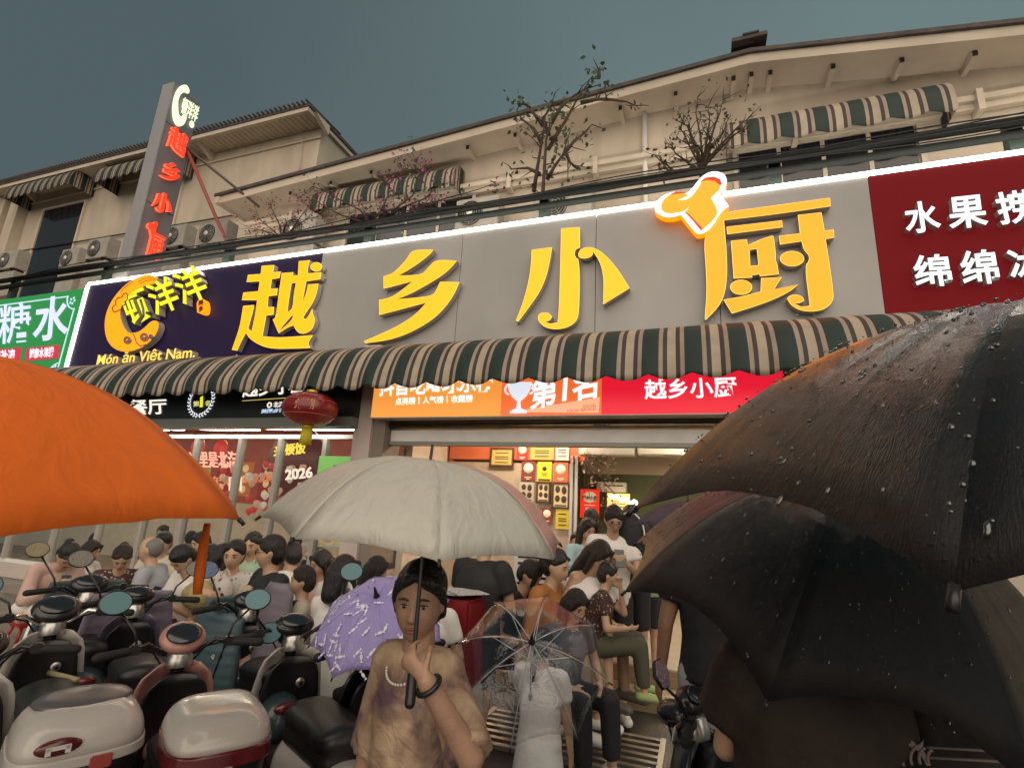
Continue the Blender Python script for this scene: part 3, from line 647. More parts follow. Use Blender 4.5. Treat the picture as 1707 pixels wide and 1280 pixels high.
# soffit over the windows with ring lamps
b = MB(); b.box((-40, Yk+.26, zk0-.06), (xc0-.01, 6.19, zk0+.0)); b.build('soffit_panel', M_white, gf)
for (xa_, xb_) in ((150, 255), (268, 300), (312, 393), (418, 552)):
    a = P(xa_, 718, 5.95); c = P(xb_, 717, 5.95); cx_ = (a.x+c.x)/2; rx = (c.x-a.x)/2
    rt = empty('ring_lamp', (cx_, 5.98, zk0-.08), 'oval ring lamp under the soffit, spanning image x %d to %d' % (xa_, xb_), 'lamp')
    rt['label'] = {150: 'oval ceiling ring lamp hidden behind the orange umbrella', 268: 'short lit ring lamp beside the orange umbrella edge', 312: 'oval ring lamp under the soffit left of the red lantern', 418: 'long oval ring lamp directly behind the red lantern tassel'}[xa_]
    b = MB(); b.tube([(rx*math.cos(t), .13*math.sin(t), 0) for t in [R(q) for q in range(0, 361, 15)]], .02, 6, False); b.build('lit_ring', M_led, rt)
    b = MB(); b.cbox((0, 0, .012), (.12, .08, .02)); b.build('base', M_white, rt)
localize(gf)
# --- dining room behind the left windows
rm = empty('dining_room', (-9, 9.4, 0), 'warm lit dining room interior seen through the tall windows', 'room')
M_rb = mat('room_redbrown', (.20, .035, .022), .5, var=.35, vscale=2.2, emit=(.30, .045, .02), es=.55)  # wall glows by itself in place of the room's warm light
M_rbe = mat('room_beige', (.62, .53, .44), .6, var=.1)
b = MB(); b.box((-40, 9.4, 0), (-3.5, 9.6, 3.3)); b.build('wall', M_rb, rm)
b = MB(); b.box((-40, 9.33, 0), (-3.9, 9.39, 1.55)); b.build('wall_panelling', M_rbe, rm)
b = MB(); b.box((-40, 6.42, 3.0), (-3.9, 9.38, 3.1)); b.build('ceiling', mat('room_ceiling', (.16, .06, .045), .4), rm)
b = MB(); b.box((-40, 6.42, .1), (-3.9, 9.3, .14)); b.build('floor', mat('room_floor', (.25, .2, .16), .35), rm)
b = MB(); b.box((-3.85, 6.42, .1), (-3.75, 7.6, 3.3)); b.build('partition', M_rbe, rm)
localize(rm)
for i, x in enumerate((-13.2, -10.8, -8.4, -6.0)):
    t = empty('ceiling_lamp', (x, 7.6+.0, 2.96), ('far left', 'second from left', 'third from left', 'rightmost')[i] + ' warm ceiling lamp in the dining room behind the glass', 'lamp', 'warm ceiling lamps in the dining room')
    b = MB(); b.cbox((0, 0, 0), (1.1, .16, .04)); b.build('diffuser', emis('warm_lamp', (1, .72, .46), 38), t)
    b = MB(); b.cbox((0, 0, .03), (1.16, .22, .02)); b.build('housing', M_white, t)
def neon(body, bl, br, tl, Y, col, s, label, bold=.01):
    m_ = emis('neon_%s' % (str(col)), col, s); a, c, d = P(*bl, Y), P(*br, Y), P(*tl, Y)
    r_ = empty('neon_sign', tuple(a), label, 'neon sign')
    text_mb(body, a, c, d, bold, (0, .02, 0)).build('lit_characters', m_, r_); localize(r_)
neon('这里是北海', (316, 779), (397, 780), (314, 752), 6.7, (1, .40, .28), 1.5, 'pink red neon characters behind the window, above the hanging hearts')
neon('新年大吉', (336, 810), (400, 812), (337, 793), 6.9, (.8, .30, .12), .9, 'orange glowing new year lettering behind the left window', .005)
neon('2026', (475, 800), (520, 796), (475, 782), 6.6, (.95, .75, .62), 1.0, 'pale lit number 2026 on the red window decoration', .02)
neon('来顿饭', (455, 762), (508, 756), (457, 742), 6.6, (.95, .66, .08), 1.1, 'yellow glowing characters near the top of the window', .01)  # glowing characters with invented wording
neon('国', (381, 818), (402, 818), (381, 795), 6.6, (1, .68, .5), 1.0, 'single pale neon character beside the window mullion', .0)
neon('恭喜发财', (404, 805), (455, 803), (405, 790), 6.9, (.8, .25, .1), .8, 'small red new year lettering in the middle window')
# red shapes (round fans) and hanging ornaments
def disc_decor(px, py, r, col, label, Y=7.0):
    c = P(px, py, Y); t = empty('round_decoration', c, label, 'decoration')
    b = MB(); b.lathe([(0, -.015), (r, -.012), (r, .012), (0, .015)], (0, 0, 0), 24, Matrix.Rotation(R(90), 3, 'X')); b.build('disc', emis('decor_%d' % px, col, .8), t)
    b = MB(); b.tube([(0, 0, r), (0, 0, 3.0-c.z)], .004, 4); b.build('cord', M_dark, t)
disc_decor(330, 745, .16, (.6, .03, .02), 'round red wall fan beside the orange umbrella'); disc_decor(368, 748, .16, (.65, .03, .015), 'round red wall fan above the neon characters')
disc_decor(493, 770, .62, (.10, .012, .008), 'huge dark red window medallion behind the number 2026', 7.3)
me_h = None
rnd = random.Random(3)
for i in range(46):
    px = rnd.choice((345, 360, 375, 388, 415, 425, 440, 452, 462, 485, 500, 515))+rnd.uniform(-5, 5); py = rnd.uniform(772, 852); c = P(px, py, 6.5+rnd.random()*.6)
    if me_h is None:
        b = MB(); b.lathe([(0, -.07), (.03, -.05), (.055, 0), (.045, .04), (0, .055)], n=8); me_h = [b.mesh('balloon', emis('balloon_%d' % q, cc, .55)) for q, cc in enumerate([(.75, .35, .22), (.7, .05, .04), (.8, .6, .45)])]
    o = bpy.data.objects.new('hanging_balloon', me_h[i % 3]); COL.objects.link(o); o.location = c
    tag(o, ('small peach balloon', 'small red balloon', 'small cream balloon')[i % 3] + ' in the cluster hanging behind the restaurant window', 'balloon', ('peach', 'red', 'cream')[i % 3] + ' balloons hanging behind the window')
b = MB(); b.cbox((0, 0, 0), (.7, .012, .5)); gp = b.build('green_poster', emis('poster_green', (.18, .42, .1), .8)); gp.location = P(563, 790, 6.17); tag(gp, 'green poster with striped ball taped to the window beside the column', 'poster')
b = MB(); b.cbox((.05, -.01, .02), (.26, .006, .2)); q = b.build('striped_print', mat('print_dark', (.05, .01, .015), .5), gp)
rnd = random.Random(17)
for i in range(7):
    c_ = P(300+i*36, 800+6*math.sin(i*2), 7.6); t = empty('paper_banner', c_, ('red','gold','crimson','orange','ruby','amber','scarlet')[i]+' paper banner number %s counting from the left behind the window' % ('one','two','three','four','five','six','seven')[i], 'banner')
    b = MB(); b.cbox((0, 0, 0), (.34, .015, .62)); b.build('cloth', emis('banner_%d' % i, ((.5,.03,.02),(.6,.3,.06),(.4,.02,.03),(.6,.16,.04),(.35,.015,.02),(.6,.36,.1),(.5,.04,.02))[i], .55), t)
    for k_ in range(3):
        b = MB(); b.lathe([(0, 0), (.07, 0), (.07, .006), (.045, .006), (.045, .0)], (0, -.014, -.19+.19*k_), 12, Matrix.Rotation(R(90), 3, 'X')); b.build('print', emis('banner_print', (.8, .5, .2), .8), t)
# --- entrance interior
er = empty('entrance_hall', (-1.5, 8, 0), 'open restaurant entrance hall with poster wall and green back room', 'room')
xl_ = P(648, 800, 6.3).x; Yp = 7.5; xp0 = P(858, 800, Yp).x; xp1 = P(955, 800, Yp).x; zce = P(900, 739, Yp).z+.15
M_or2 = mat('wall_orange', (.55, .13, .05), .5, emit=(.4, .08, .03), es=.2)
M_dg = mat('wall_olive', (.085, .10, .05), .6, var=.15)
b = MB(); b.box((-3.7, Yp+.01, .3), (xp1, Yp+.2, P(900, 772, Yp).z)); b.build('poster_wall', mat('wall_beige', (.42, .33, .25), .6, var=.15), er)
b = MB(); b.box((-3.7, Yp+.0, P(900, 768, Yp).z+.01), (xp1+.2, Yp+.2, 3.4)); b.build('fascia_board', M_or2, er)
b = MB(); b.box((-3.7, 6.42, 3.02), (6, 12, 3.1)); b.build('ceiling', mat('hall_ceiling', (.5, .45, .4), .7), er)
b = MB(); b.box((-9, 11.5, .3), (6, 11.7, 3.1)); b.build('green_wall', M_dg, er)
b = MB(); b.box((xp1+.06, 7.9, P(1010, 789, 7.9).z), (5, 8.0, 3.02)); b.build('beam', mat('beam_cream', (.5, .43, .34), .6), er)
b = MB(); b.box((-3.75, 5.66, .0), (6, 12, .30)); b.build('floor', mat('hall_floor', (.48, .41, .33), .35, var=.12, bump=.05), er)
b = MB(); b.box((-3.72, 7.72, .3), (-3.6, 11.4, 3.0)); b.build('side_wall', M_dg, er)
b = MB(); b.box((5.5, 6.42, .3), (5.6, 11.4, 3.1)); b.build('side_wall', M_dg, er)
for px in (954, 962):
    x = P(px, 800, Yp).x; b = MB(); b.box((x-.02, Yp-.06, .3), (x+.02, Yp-.012, P(960, 760, Yp).z)); b.build('door_post', M_steel, er)
# side window running back into the hall
X0 = P(652, 745, 6.4).x
zT = 2.62
for i in range(4):
    y = 6.45+i*.33; b = MB(); b.box((X0-.02, y, .9), (X0+.02, y+.03, zT)); b.build('side_mullion', M_mul, er)
for z_ in (zT, .82): b = MB(); b.box((X0-.03, 6.44, z_), (X0+.03, 7.48, z_+.08)); b.build('side_frame', M_mul, er)
b = MB(); b.box((X0-.006, 6.48, .9), (X0+.006, 7.45, zT)); b.build('side_pane', M_glass, er)
b = MB(); b.box((X0-.05, 6.44, zT+.083), (X0+.05, 7.48, 3.015)); b.build('side_bulkhead', M_or2, er)
localize(er)
st = empty('entrance_steps', (0, 5.5, 0), 'two wooden fronted entrance steps below the seated woman and child', 'steps')
M_step = mat('step_wood', (.24, .17, .09), .45, var=.3, stretch=(1, 1, 8)); M_tread = mat('step_tread', (.42, .34, .25), .4, var=.2)
b = MB(); b.box((-3.2, 5.36, 0), (6, 5.655, .145)); b.build('step', M_tread, st)
b = MB(); b.box((-3.2, 5.34, .02), (6, 5.357, .14)); b.build('riser', M_step, st); b = MB(); b.box((-3.2, 5.64, .15), (6, 5.655, .29)); b.build('riser', M_step, st)
localize(st)
for i, (x, y, w) in enumerate(((-2.3, 6.9, 1.2), (.5, 6.9, 1.4), (0, 9.6, 1.4))):
    t = empty('ceiling_lamp', (x, y, 2.98), ('warm ceiling lamp before the poster wall', 'warm ceiling lamp right of the entrance doorway', 'warm ceiling lamp deep in the green back room')[i], 'lamp')
    b = MB(); b.cbox((0, 0, 0), (w, .2, .04)); b.build('diffuser', emis('warm_lamp2', (1, .82, .58), 42), t)
    b = MB(); b.cbox((0, 0, .03), (w+.06, .26, .02)); b.build('housing', M_white, t)
for k, (xa_, xb_) in enumerate(((966, 1058), (1063, 1152))):
    a = P(xa_, 737, Yp); c = P(xb_, 759, Yp)
    t = empty('air_conditioner', ((a.x+c.x)/2, Yp+.1, (a.z+c.z)/2), ('left', 'right')[k]+' one of two white air conditioners above the entrance doorway', 'air conditioner')
    w = c.x-a.x; hh = a.z-c.z
    b = MB(); b.cbox((0, 0, 0), (w, .3, hh)); b.build('casing', M_white, t, bevel=.01); b = MB(); b.cbox((0, -.152, hh*.28), (w*.72, .006, .025)); b.build('vent_slot', M_dark, t)
a = P(1020, 812, 11.3); t = empty('air_conditioner', a, 'small split air conditioner high on the green back wall', 'air conditioner')
b = MB(); b.cbox((0, 0, 0), (.62, .25, .2)); b.build('casing', M_white, t, bevel=.01); b = MB(); b.cbox((.05, -.128, .03), (.4, .006, .025)); b.build('vent_slot', M_dark, t)
# posters
def poster(x0, y0, x1, y1, base, kind, label, Y=Yp-.02, glow=.35, fr=None):
    a = P(x0, y1, Y); c = P(x1, y0, Y); w = c.x-a.x; h_ = c.z-a.z
    t = empty('poster', ((a.x+c.x)/2, Y, (a.z+c.z)/2), label, 'poster')
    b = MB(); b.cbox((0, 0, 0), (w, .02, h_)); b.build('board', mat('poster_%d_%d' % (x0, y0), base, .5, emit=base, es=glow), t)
    if fr:
        b = MB()
        for s_ in (-1, 1): b.cbox((s_*w/2, -.008, 0), (.03, .03, h_+.03)); b.cbox((0, -.008, s_*h_/2), (w-.031, .03, .03))
        b.build('frame', fr, t)
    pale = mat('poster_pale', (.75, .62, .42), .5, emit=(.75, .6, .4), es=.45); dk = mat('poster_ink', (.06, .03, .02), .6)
    def bar(u, v, ww, hh, m_): b = MB(); b.cbox((u*w, -.013, v*h_), (ww*w, .004, hh*h_)); b.build('print', m_, t)
    if kind == 'circle':
        b = MB(); b.lathe([(0, 0), (w*.36, 0), (w*.36, .004), (0, .004)], (0, -.012, h_*.14), 20, Matrix.Rotation(R(90), 3, 'X')); b.build('print', pale, t); bar(0, .14, .5, .07, mat('ink_red', (.4, .05, .03), .5)); bar(0, -.32, .5, .04, pale); bar(0, -.40, .25, .03, pale)
    elif kind == 'lines':
        for v in (.25, .02, -.1, -.3): bar(0, v, .6, .05, dk)
    elif kind == 'photo':
        for (u, v, ww, hh) in ((-.2, .25, .3, .3), (.2, .22, .3, .34), (-.2, -.12, .3, .28), (.2, -.15, .34, .3)):
            b = MB(); b.ball((u*w, -.012, v*h_), (ww*w/2, .004, hh*h_/2), 10, 6); b.build('print', dk, t)
        bar(0, -.4, .7, .05, dk)
    elif kind == 'yellow':
        b = MB(); b.lathe([(0, 0), (w*.16, 0), (w*.16, .004), (0, .004)], (0, -.012, h_*.15), 12, Matrix.Rotation(R(90), 3, 'X')); b.build('print', dk, t); bar(0, -.1, .4, .04, dk); bar(0, -.2, .3, .03, dk); bar(0, -.42, .85, .09, dk)
    elif kind == 'shop':
        b = MB(); b.ball((0, -.013, h_*.22), (w*.36, .004, h_*.2), 16, 8); b.build('print', pale, t); bar(0, -.06, .6, .03, pale); bar(0, -.22, .42, .14, pale)
        text_mb('越乡小厨', (-w*.4, -.02, h_*.12), (w*.4, -.02, h_*.12), (-w*.4, -.02, h_*.27), .04, (0, .002, 0)).build('print', dk, t)
wood = mat('frame_wood', (.07, .03, .015), .4)
poster(818, 748, 856, 776, (.45, .30, .08), 'lines', 'wide gold certificate in a dark frame, leftmost on the orange wall', fr=wood)
poster(861, 740, 881, 767, (.35, .02, .02), 'circle', 'dark red award board with pale circle in the top row')
poster(884, 738, 924, 766, (.30, .26, .06), 'lines', 'olive and yellow board in the top poster row')
poster(926, 735, 949, 767, (.62, .48, .42), 'lines', 'pale pink and white board at the top right of the poster wall')
poster(869, 769, 893, 801, (.16, .03, .02), 'circle', 'maroon award board with pale circle left of the yellow one')
poster(896, 770, 920, 802, (.70, .48, .02), 'yellow', 'bright yellow award board in the middle of the poster wall')
poster(923, 771, 947, 803, (.60, .10, .04), 'circle', 'orange red award board with white circle right of the yellow one')
poster(865, 804, 891, 836, (.38, .32, .24), 'photo', 'black and white group photograph beside the umbrella edge')
poster(895, 805, 917, 836, (.52, .42, .25), 'photo', 'narrow framed cartoon style portrait board on the poster wall', fr=wood)
poster(921, 806, 949, 846, (.50, .40, .22), 'photo', 'larger framed four portrait board beside the steel door post', fr=wood)
poster(926, 849, 949, 881, (.50, .36, .03), 'lines', 'navy topped yellow award board, lowest on the poster wall')
poster(903, 847, 921, 872, (.20, .03, .02), 'circle', 'half hidden maroon board low behind the silver umbrella')
poster(967, 816, 999, 862, (.75, .03, .015), 'shop', 'glowing red restaurant poster on the green wall above the crowd', Y=10.9, glow=.9)
poster(1012, 823, 1050, 850, (.85, .62, .22), 'lines', 'small bright menu board with fairy lights in the back room', Y=11.2, glow=.9)
# fairy lights
b = MB(); rnd = random.Random(5)
fl_ = empty('fairy_lights', P(1030, 830, 11.0), 'string of warm fairy lights sagging across the menu board', 'fairy lights')
for i in range(16):
    c = P(1018+i*3.0, 826+3*math.sin(i*1.3)+i*.9, 11.0); bb = MB(); bb.ball(c, .035, 8, 6); bb.build('bulb', emis('bulb', (1, .8, .4), 6), fl_)
b.tube([P(1018+i*3.0, 823+3*math.sin(i*1.3)+i*.9, 11.0) for i in range(16)], .006, 4); b.build('cord', M_dark, fl_); localize(fl_)
# ------------------------------------------------------------ plants
M_twig = mat('twig_bark', (.075, .05, .035), .8, bump=.3); M_leaf = mat('leaf_green', (.055, .085, .03), .5, var=.4, vscale=12); M_bract = mat('bract_magenta', (.34, .03, .15), .5, var=.4, vscale=10); M_rust = mat('leaf_rust', (.17, .06, .05), .6)
def leafcloud(mb, c, n, r, s, rnd):
    for _ in range(n):
        p = c+Vector((rnd.gauss(0, r), rnd.gauss(0, r), rnd.gauss(0, r))); a = Vector((rnd.uniform(-1, 1), rnd.uniform(-1, 1), rnd.uniform(-1, .4))).normalized()*s*rnd.uniform(.6, 1.3)
        w = a.cross(Vector((rnd.uniform(-1, 1), rnd.uniform(-1, 1), rnd.uniform(-1, 1)))).normalized()*s*.36
        mb.add([p, p+a*.45+w, p+a, p+a*.45-w], [(0, 1, 2, 3)])
def plant(name, base, twigs, label, cat, Y, leafn=5, lsz=.07, bract=0, seed=1, sub=3, rad=.02, lr=.05, leafm=None, gen=None):
    """twigs = pixel polylines laid on the plane Y, given their own depth by random offsets"""
    rnd = random.Random(seed); root = empty(name, base, label, cat); tw = MB(); lf = MB(); br = MB()
    for t in twigs:
        pts = []; off = rnd.uniform(-.05, .05); slope = rnd.uniform(-.5, .5)
        for i, (x, y) in enumerate(t): pts.append(P(x, y, Y+off*i*.6)+Vector((0, slope*.07*i, 0)))
        n = len(pts); tw.tube(pts, [rad*(1-.8*i/max(1, n-1)) for i in range(n)], 5)
        for i in range(1, n):
            for _ in range(sub):
                a = pts[i-1].lerp(pts[i], rnd.random()); d = (pts[i]-pts[i-1]).normalized()
                e = a+(d*.7+Vector((rnd.uniform(-1, 1), rnd.uniform(-1, 1), rnd.uniform(-.6, .9)))).normalized()*rnd.uniform(.1, .32)
                m_ = a.lerp(e, .5)+Vector((rnd.uniform(-.03, .03),)*3); tw.tube([a, m_, e], [rad*.32, rad*.24, rad*.12], 4)
                if rnd.random() < .75: leafcloud(lf, e, leafn, lr, lsz, rnd)
                if bract and rnd.random() < bract: leafcloud(br, e, leafn+4, lr*1.2, lsz*.95, rnd)
        leafcloud(lf, pts[-1], leafn, lr, lsz, rnd)
    tw.build('stems', M_twig, root); lf.build('foliage', leafm or M_leaf, root, fixn=False, kind='stuff')
    if br.v: br.build('blossom', M_bract, root, fixn=False, kind='stuff')
    b = MB(); b.lathe([(0, 0), (.13, 0), (.18, .26), (.16, .26), (.13, .05), (0, .05)], Vector(base)+Vector((0, 0, -.0)), 14); b.build('pot', mat('terracotta', (.22, .1, .06), .7), root)
    localize(root); return root
zpp = P(905, 330, 6.42).z
plant('potted_tree', (P(908, 340, 6.42).x, 6.42, zt-.1), [[(905,345),(906,320),(910,270),(913,240),(920,215),(928,190)],[(890,320),(896,285),(903,250),(908,225),(912,200)],[(912,300),(925,280),(940,262),(943,255)],[(914,250),(930,225),(945,205),(955,190),(968,170),(985,150)],[(903,240),(890,215),(870,200),(862,185)],[(905,210),(890,190),(880,175),(870,172)],[(920,205),(935,175),(955,155),(975,140),(1000,130)],[(968,172),(995,165),(1020,165),(1045,168),(1062,175)],[(940,258),(955,235),(975,215),(985,200)],[(943,256),(950,270),(960,275)],[(900,290),(880,280),(850,282)],[(915,225),(905,200),(920,180),(925,160)],[(998,130),(1000,110)]], 'tall thin potted tree rising above the railing and roof edge', 'tree', 6.42, leafn=4, lsz=.085, seed=4, rad=.034, lr=.07, sub=2)
plant('potted_shrub', (P(1168, 300, 6.42).x, 6.42, zt-.1), [[(1168,295),(1165,270),(1150,240),(1140,215),(1130,200)],[(1168,290),(1170,255),(1168,225),(1160,180),(1163,150)],[(1170,290),(1180,250),(1190,215),(1200,190),(1205,170)],[(1170,285),(1190,255),(1215,230),(1235,210),(1250,200)],[(1165,285),(1145,270),(1125,255),(1118,235)],[(1168,270),(1158,235),(1145,205),(1120,190)],[(1172,275),(1178,235),(1183,205),(1180,185)],[(1175,275),(1200,250),(1225,225),(1255,212)],[(1160,290),(1130,288),(1110,270),(1100,262)],[(1118,290),(1108,275),(1100,255)],[(1170,280),(1160,250),(1150,225),(1150,200)],[(1172,280),(1185,245),(1205,220),(1215,190)]], 'bushy bare twigged shrub beside the chef hat emblem', 'shrub', 6.42, leafn=2, lsz=.06, seed=8, sub=4, rad=.022, lr=.05)
plant('bougainvillea', (P(620, 372, 6.42).x, 6.42, zt-.1), [[(620,375),(600,350),(570,335),(545,320),(520,310),(510,318)],[(620,370),(640,345),(650,320),(645,305)],[(625,370),(660,350),(690,330),(705,300),(700,280),(692,262)],[(630,370),(670,345),(705,330),(720,315),(735,302)],[(640,368),(700,350),(740,335),(800,320),(825,312)],[(610,372),(570,360),(540,345),(525,330)],[(650,362),(690,352),(720,345)],[(700,300),(680,290),(672,283)]], 'sprawling magenta bougainvillea in front of the striped awning', 'shrub', 6.42, leafn=4, lsz=.06, bract=.4, seed=11, sub=4, rad=.018, lr=.06)
plant('bougainvillea', (P(470, 395, 6.42).x, 6.42, zt-.1), [[(470,398),(450,380),(430,365),(425,350)],[(470,395),(465,370),(455,350),(450,340)],[(475,395),(500,375),(520,365),(545,370)],[(470,395),(440,385),(415,380)],[(480,392),(500,360),(512,340)],[(470,392),(480,370),(500,365)]], 'thin sparse bougainvillea left of the awning with few flowers', 'shrub', 6.42, leafn=3, lsz=.05, bract=.16, seed=13, sub=6, rad=.014, lr=.05, leafm=M_rust)
# ------------------------------------------------------------ railing
Yr = 6.28
rl = empty('terrace_railing', (-4, Yr, zt), 'dark metal terrace railing with tangled cables above the sign', 'railing')
ztr = P(905, 327, Yr).z; zlr = P(905, 344, Yr).z
for z_, r_ in ((ztr, .055), (zlr, .05)):
    b = MB(); b.tube([(-22, Yr, z_), (7, Yr, z_)], r_, 10); b.build('rail', M_rail, rl)
for px, py in ((20, 455), (175, 430), (378, 400), (612, 370), (905, 330), (1292, 270), (1700, 225)):
    x = P(px, py, Yr).x; b = MB(); b.box((x-.07, Yr+.06, zt-.1), (x+.07, Yr+.17, ztr+.08)); b.build('post', mat('post_green', (.03, .045, .038), .5), rl)
localize(rl)
rnd = random.Random(9)
for k in range(4):
    b = MB(); pts = []; 
    for i in range(60):
        x = -14+i*.33; pts.append((x, Yr-.07-.02*k, ztr-.05+.03*k-.06*abs(math.sin(x*.55+k*2))+.03*math.sin(x*1.7+k)))
    b.tube(pts, .009, 5); o = b.build('cable', mat('cable_sheath', (.012, .011, .011), .85, spec=.1)); tag(o, ('highest', 'second', 'third', 'lowest')[k]+' sagging black cable strung along the terrace railing', 'cable')
# ------------------------------------------------------------ outdoor air conditioners on the terrace
M_ac = mat('ac_casing', (.36, .33, .29), .55, var=.15)
def acunit(px, py, w, Y, label, yaw=0, hgt=.62):
    c = P(px, py, Y); t = empty('outdoor_air_conditioner', (c.x, c.y, c.z-hgt/2), label, 'air conditioner', 'outdoor air conditioner units on the terrace', rz=yaw)
    b = MB(); b.cbox((0, 0, hgt/2), (w, .32, hgt)); b.build('casing', M_ac, t, bevel=.012)
    b = MB(); b.lathe([(0, 0), (hgt*.40, 0), (hgt*.40, .012), (0, .012)], (-w*.15, -.172, hgt/2), 24, Matrix.Rotation(R(-90), 3, 'X')); b.build('fan_opening', M_dark, t)
    b = MB()
    for i in range(5): 
        rr = hgt*.39*(i+1)/5.; b.tube([(-w*.15+rr*math.cos(a), -.19, hgt/2+rr*math.sin(a)) for a in [R(q) for q in range(0, 361, 24)]], .005, 4, False)
    for i in range(10): a = R(36*i); b.tube([(-w*.15, -.19, hgt/2), (-w*.15+hgt*.39*math.cos(a+.3), -.19, hgt/2+hgt*.39*math.sin(a+.3))], .004, 4)
    b.build('fan_grille', M_ac, t); b = MB(); b.lathe([(0, 0), (.06, 0), (.06, .02), (0, .02)], (-w*.15, -.21, hgt/2), 12, Matrix.Rotation(R(-90), 3, 'X')); b.build('hub', M_white, t)
    b = MB(); b.cbox((-w*.35, 0, -.04), (.06, .34, .07)); b.cbox((w*.35, 0, -.04), (.06, .34, .07)); b.build('foot', M_rail, t)
    b = MB(); b.box((-w/2, -.12, -.9), (w/2, .12, -.08)); b.build('stand', M_ac, t)
for px, py, w, Y, lb_ in ((22, 437, .95, 8.8, 'leftmost outdoor air conditioner unit'), (125, 434, .8, 9.0, 'small low outdoor air conditioner right of the dark window'), (172, 418, .85, 8.6, 'outdoor air conditioner with round fan left of the blade sign'), (300, 398, .75, 8.6, 'outdoor air conditioner directly right of the blade sign'), (362, 394, .95, 8.4, 'outdoor air conditioner under the red brace of the blade sign'), (505, 388, .9, 7.8, 'outdoor air conditioner behind the thin bougainvillea'), (800, 362, .85, 7.8, 'outdoor air conditioner with pale hub right of the striped awning'), (940, 350, 1.0, 7.4, 'outdoor air conditioner with wire fan grille beside the potted tree')):
    acunit(px, py, w, Y, lb_)
# ------------------------------------------------------------ blade sign
Y0 = 6.4; Xb = P(290, 146, Y0).x; Xa = P(275, 141, Y0).x; zT = P(283, 141, Y0).z; Y1 = PX(328, 192, Xb).y
bs = empty('blade_sign', (Xb, Y0, 5), 'tall grey blade sign with red lit characters standing above the terrace', 'sign')
M_bg = mat('blade_grey', (.19, .18, .195), .45); hgt = zT-5.1
zs = [5.1, PX(230, 338, Xb).z, PX(270, 190, Xb).z, zT]
zs = [5.1, PX(262, 345, Xb).z, PX(300, 220, Xb).z, zT]
for i in range(3):
    b = MB(); b.box((Xa, Y0, zs[i]+.01), (Xb, Y1, zs[i+1]-.01)); b.build('panel', M_bg, bs)
b = MB(); b.box((Xa-.01, Y0-.03, 5.1), (Xb+.01, Y0-.004, zT)); b.build('edge_trim', mat('trim_alu', (.45, .43, .43), .35, metal=.4), bs)
b = MB(); b.box((Xa+.03, Y0+.03, zs[1]-.02), (Xb-.02, Y1-.03, zs[2]+.02)); b.build('core', M_dark, bs)
M_redl = emis('letter_red', (1, .045, .012), 1.1); M_redh = emis('letter_redhalo', (1, .16, .08), 1.0)
Wd = Y1-Y0
def blade_glyph(keys, zc, hh, ww, name, yc=.5):
    loops = []
    for key in keys:
        (gx, gy, gs_), strokes = G[key]; loops += [[[P(gx+x/gs_, gy+y/gs_, Ys) for x, y in smooth_poly(l, 1)] for l in lo] for lo in strokes]
    al = [p for lo in loops for l in lo for p in l]; x0, x1 = min(p.x for p in al), max(p.x for p in al); z0, z1 = min(p.z for p in al), max(p.z for p in al)
    f = lambda p, X: Vector((X, Y0+Wd*yc+((p.x-x0)/(x1-x0)-.5)*ww, zc+((p.z-z0)/(z1-z0)-.5)*hh))
    b = MB(); c = MB()
    for lo in loops: b.prism([[f(p, Xb+.01) for p in l] for l in lo], (.07, 0, 0)); c.prism([[f(p, Xb+.082) for p in l] for l in lo], (.004, 0, 0))
    o = b.build(name, M_redh, bs); c.build('lit_face', M_redl, o)
for keys, pt, ht, nm in ((['yue'], (288, 233), 50, 'character'), (['xiang'], (275, 284), 42, 'character'), (['xiao'], (262, 336), 44, 'character'), (['chu', 'hat'], (248, 398), 78, 'character')):
    c = PX(pt[0]-2, pt[1], Xb); up = PX(pt[0], pt[1]-ht/2, Xb).z; dn = PX(pt[0], pt[1]+ht/2, Xb).z
    blade_glyph(keys, (up+dn)/2+.0, (up-dn)*.82, Wd*.66, nm)
c = PX(300, 181, Xb); M_wg = emis('logo_white', (.8, .95, .62), 1.1)
al = [P(160+x/7.11, 440+y/7.11, Ys) for x, y in cl]; x0, x1 = min(p.x for p in al), max(p.x for p in al); z0, z1 = min(p.z for p in al), max(p.z for p in al)
b = MB(); b.prism([[Vector((Xb+.01, Y0+Wd*(.06+.56*(p.x-x0)/(x1-x0)), c.z-.45+1.05*(p.z-z0)/(z1-z0))) for p in al]], (.04, 0, 0)); b.build('crescent_emblem', M_wg, bs)
text_mb('顿洋洋', (Xb+.06, Y0+Wd*.34, c.z-.14), (Xb+.06, Y0+Wd*.97, c.z-.09), (Xb+.06, Y0+Wd*.34, c.z+.28), .01, (.02, 0, 0)).build('small_characters', M_wg, bs)
b = MB(); b.ball((Xb+.04, Y0+Wd*.86, c.z-.18), (.02, .06, .09), 10, 6); b.build('seal', M_wg, bs)
b = MB(); b.tube([(Xb, Y1-.02, PX(318, 252, Xb).z), P(432, 345, Yw-.4)], .035, 6); b.build('brace', mat('steel_dark', (.09, .07, .06), .5), bs)
b = MB(); b.tube([(Xb, Y1-.02, PX(318, 256, Xb).z), P(374, 395, 7.2)], .04, 6); b.build('brace', mat('steel_red', (.3, .07, .05), .5), bs, label='red painted brace')
localize(bs)
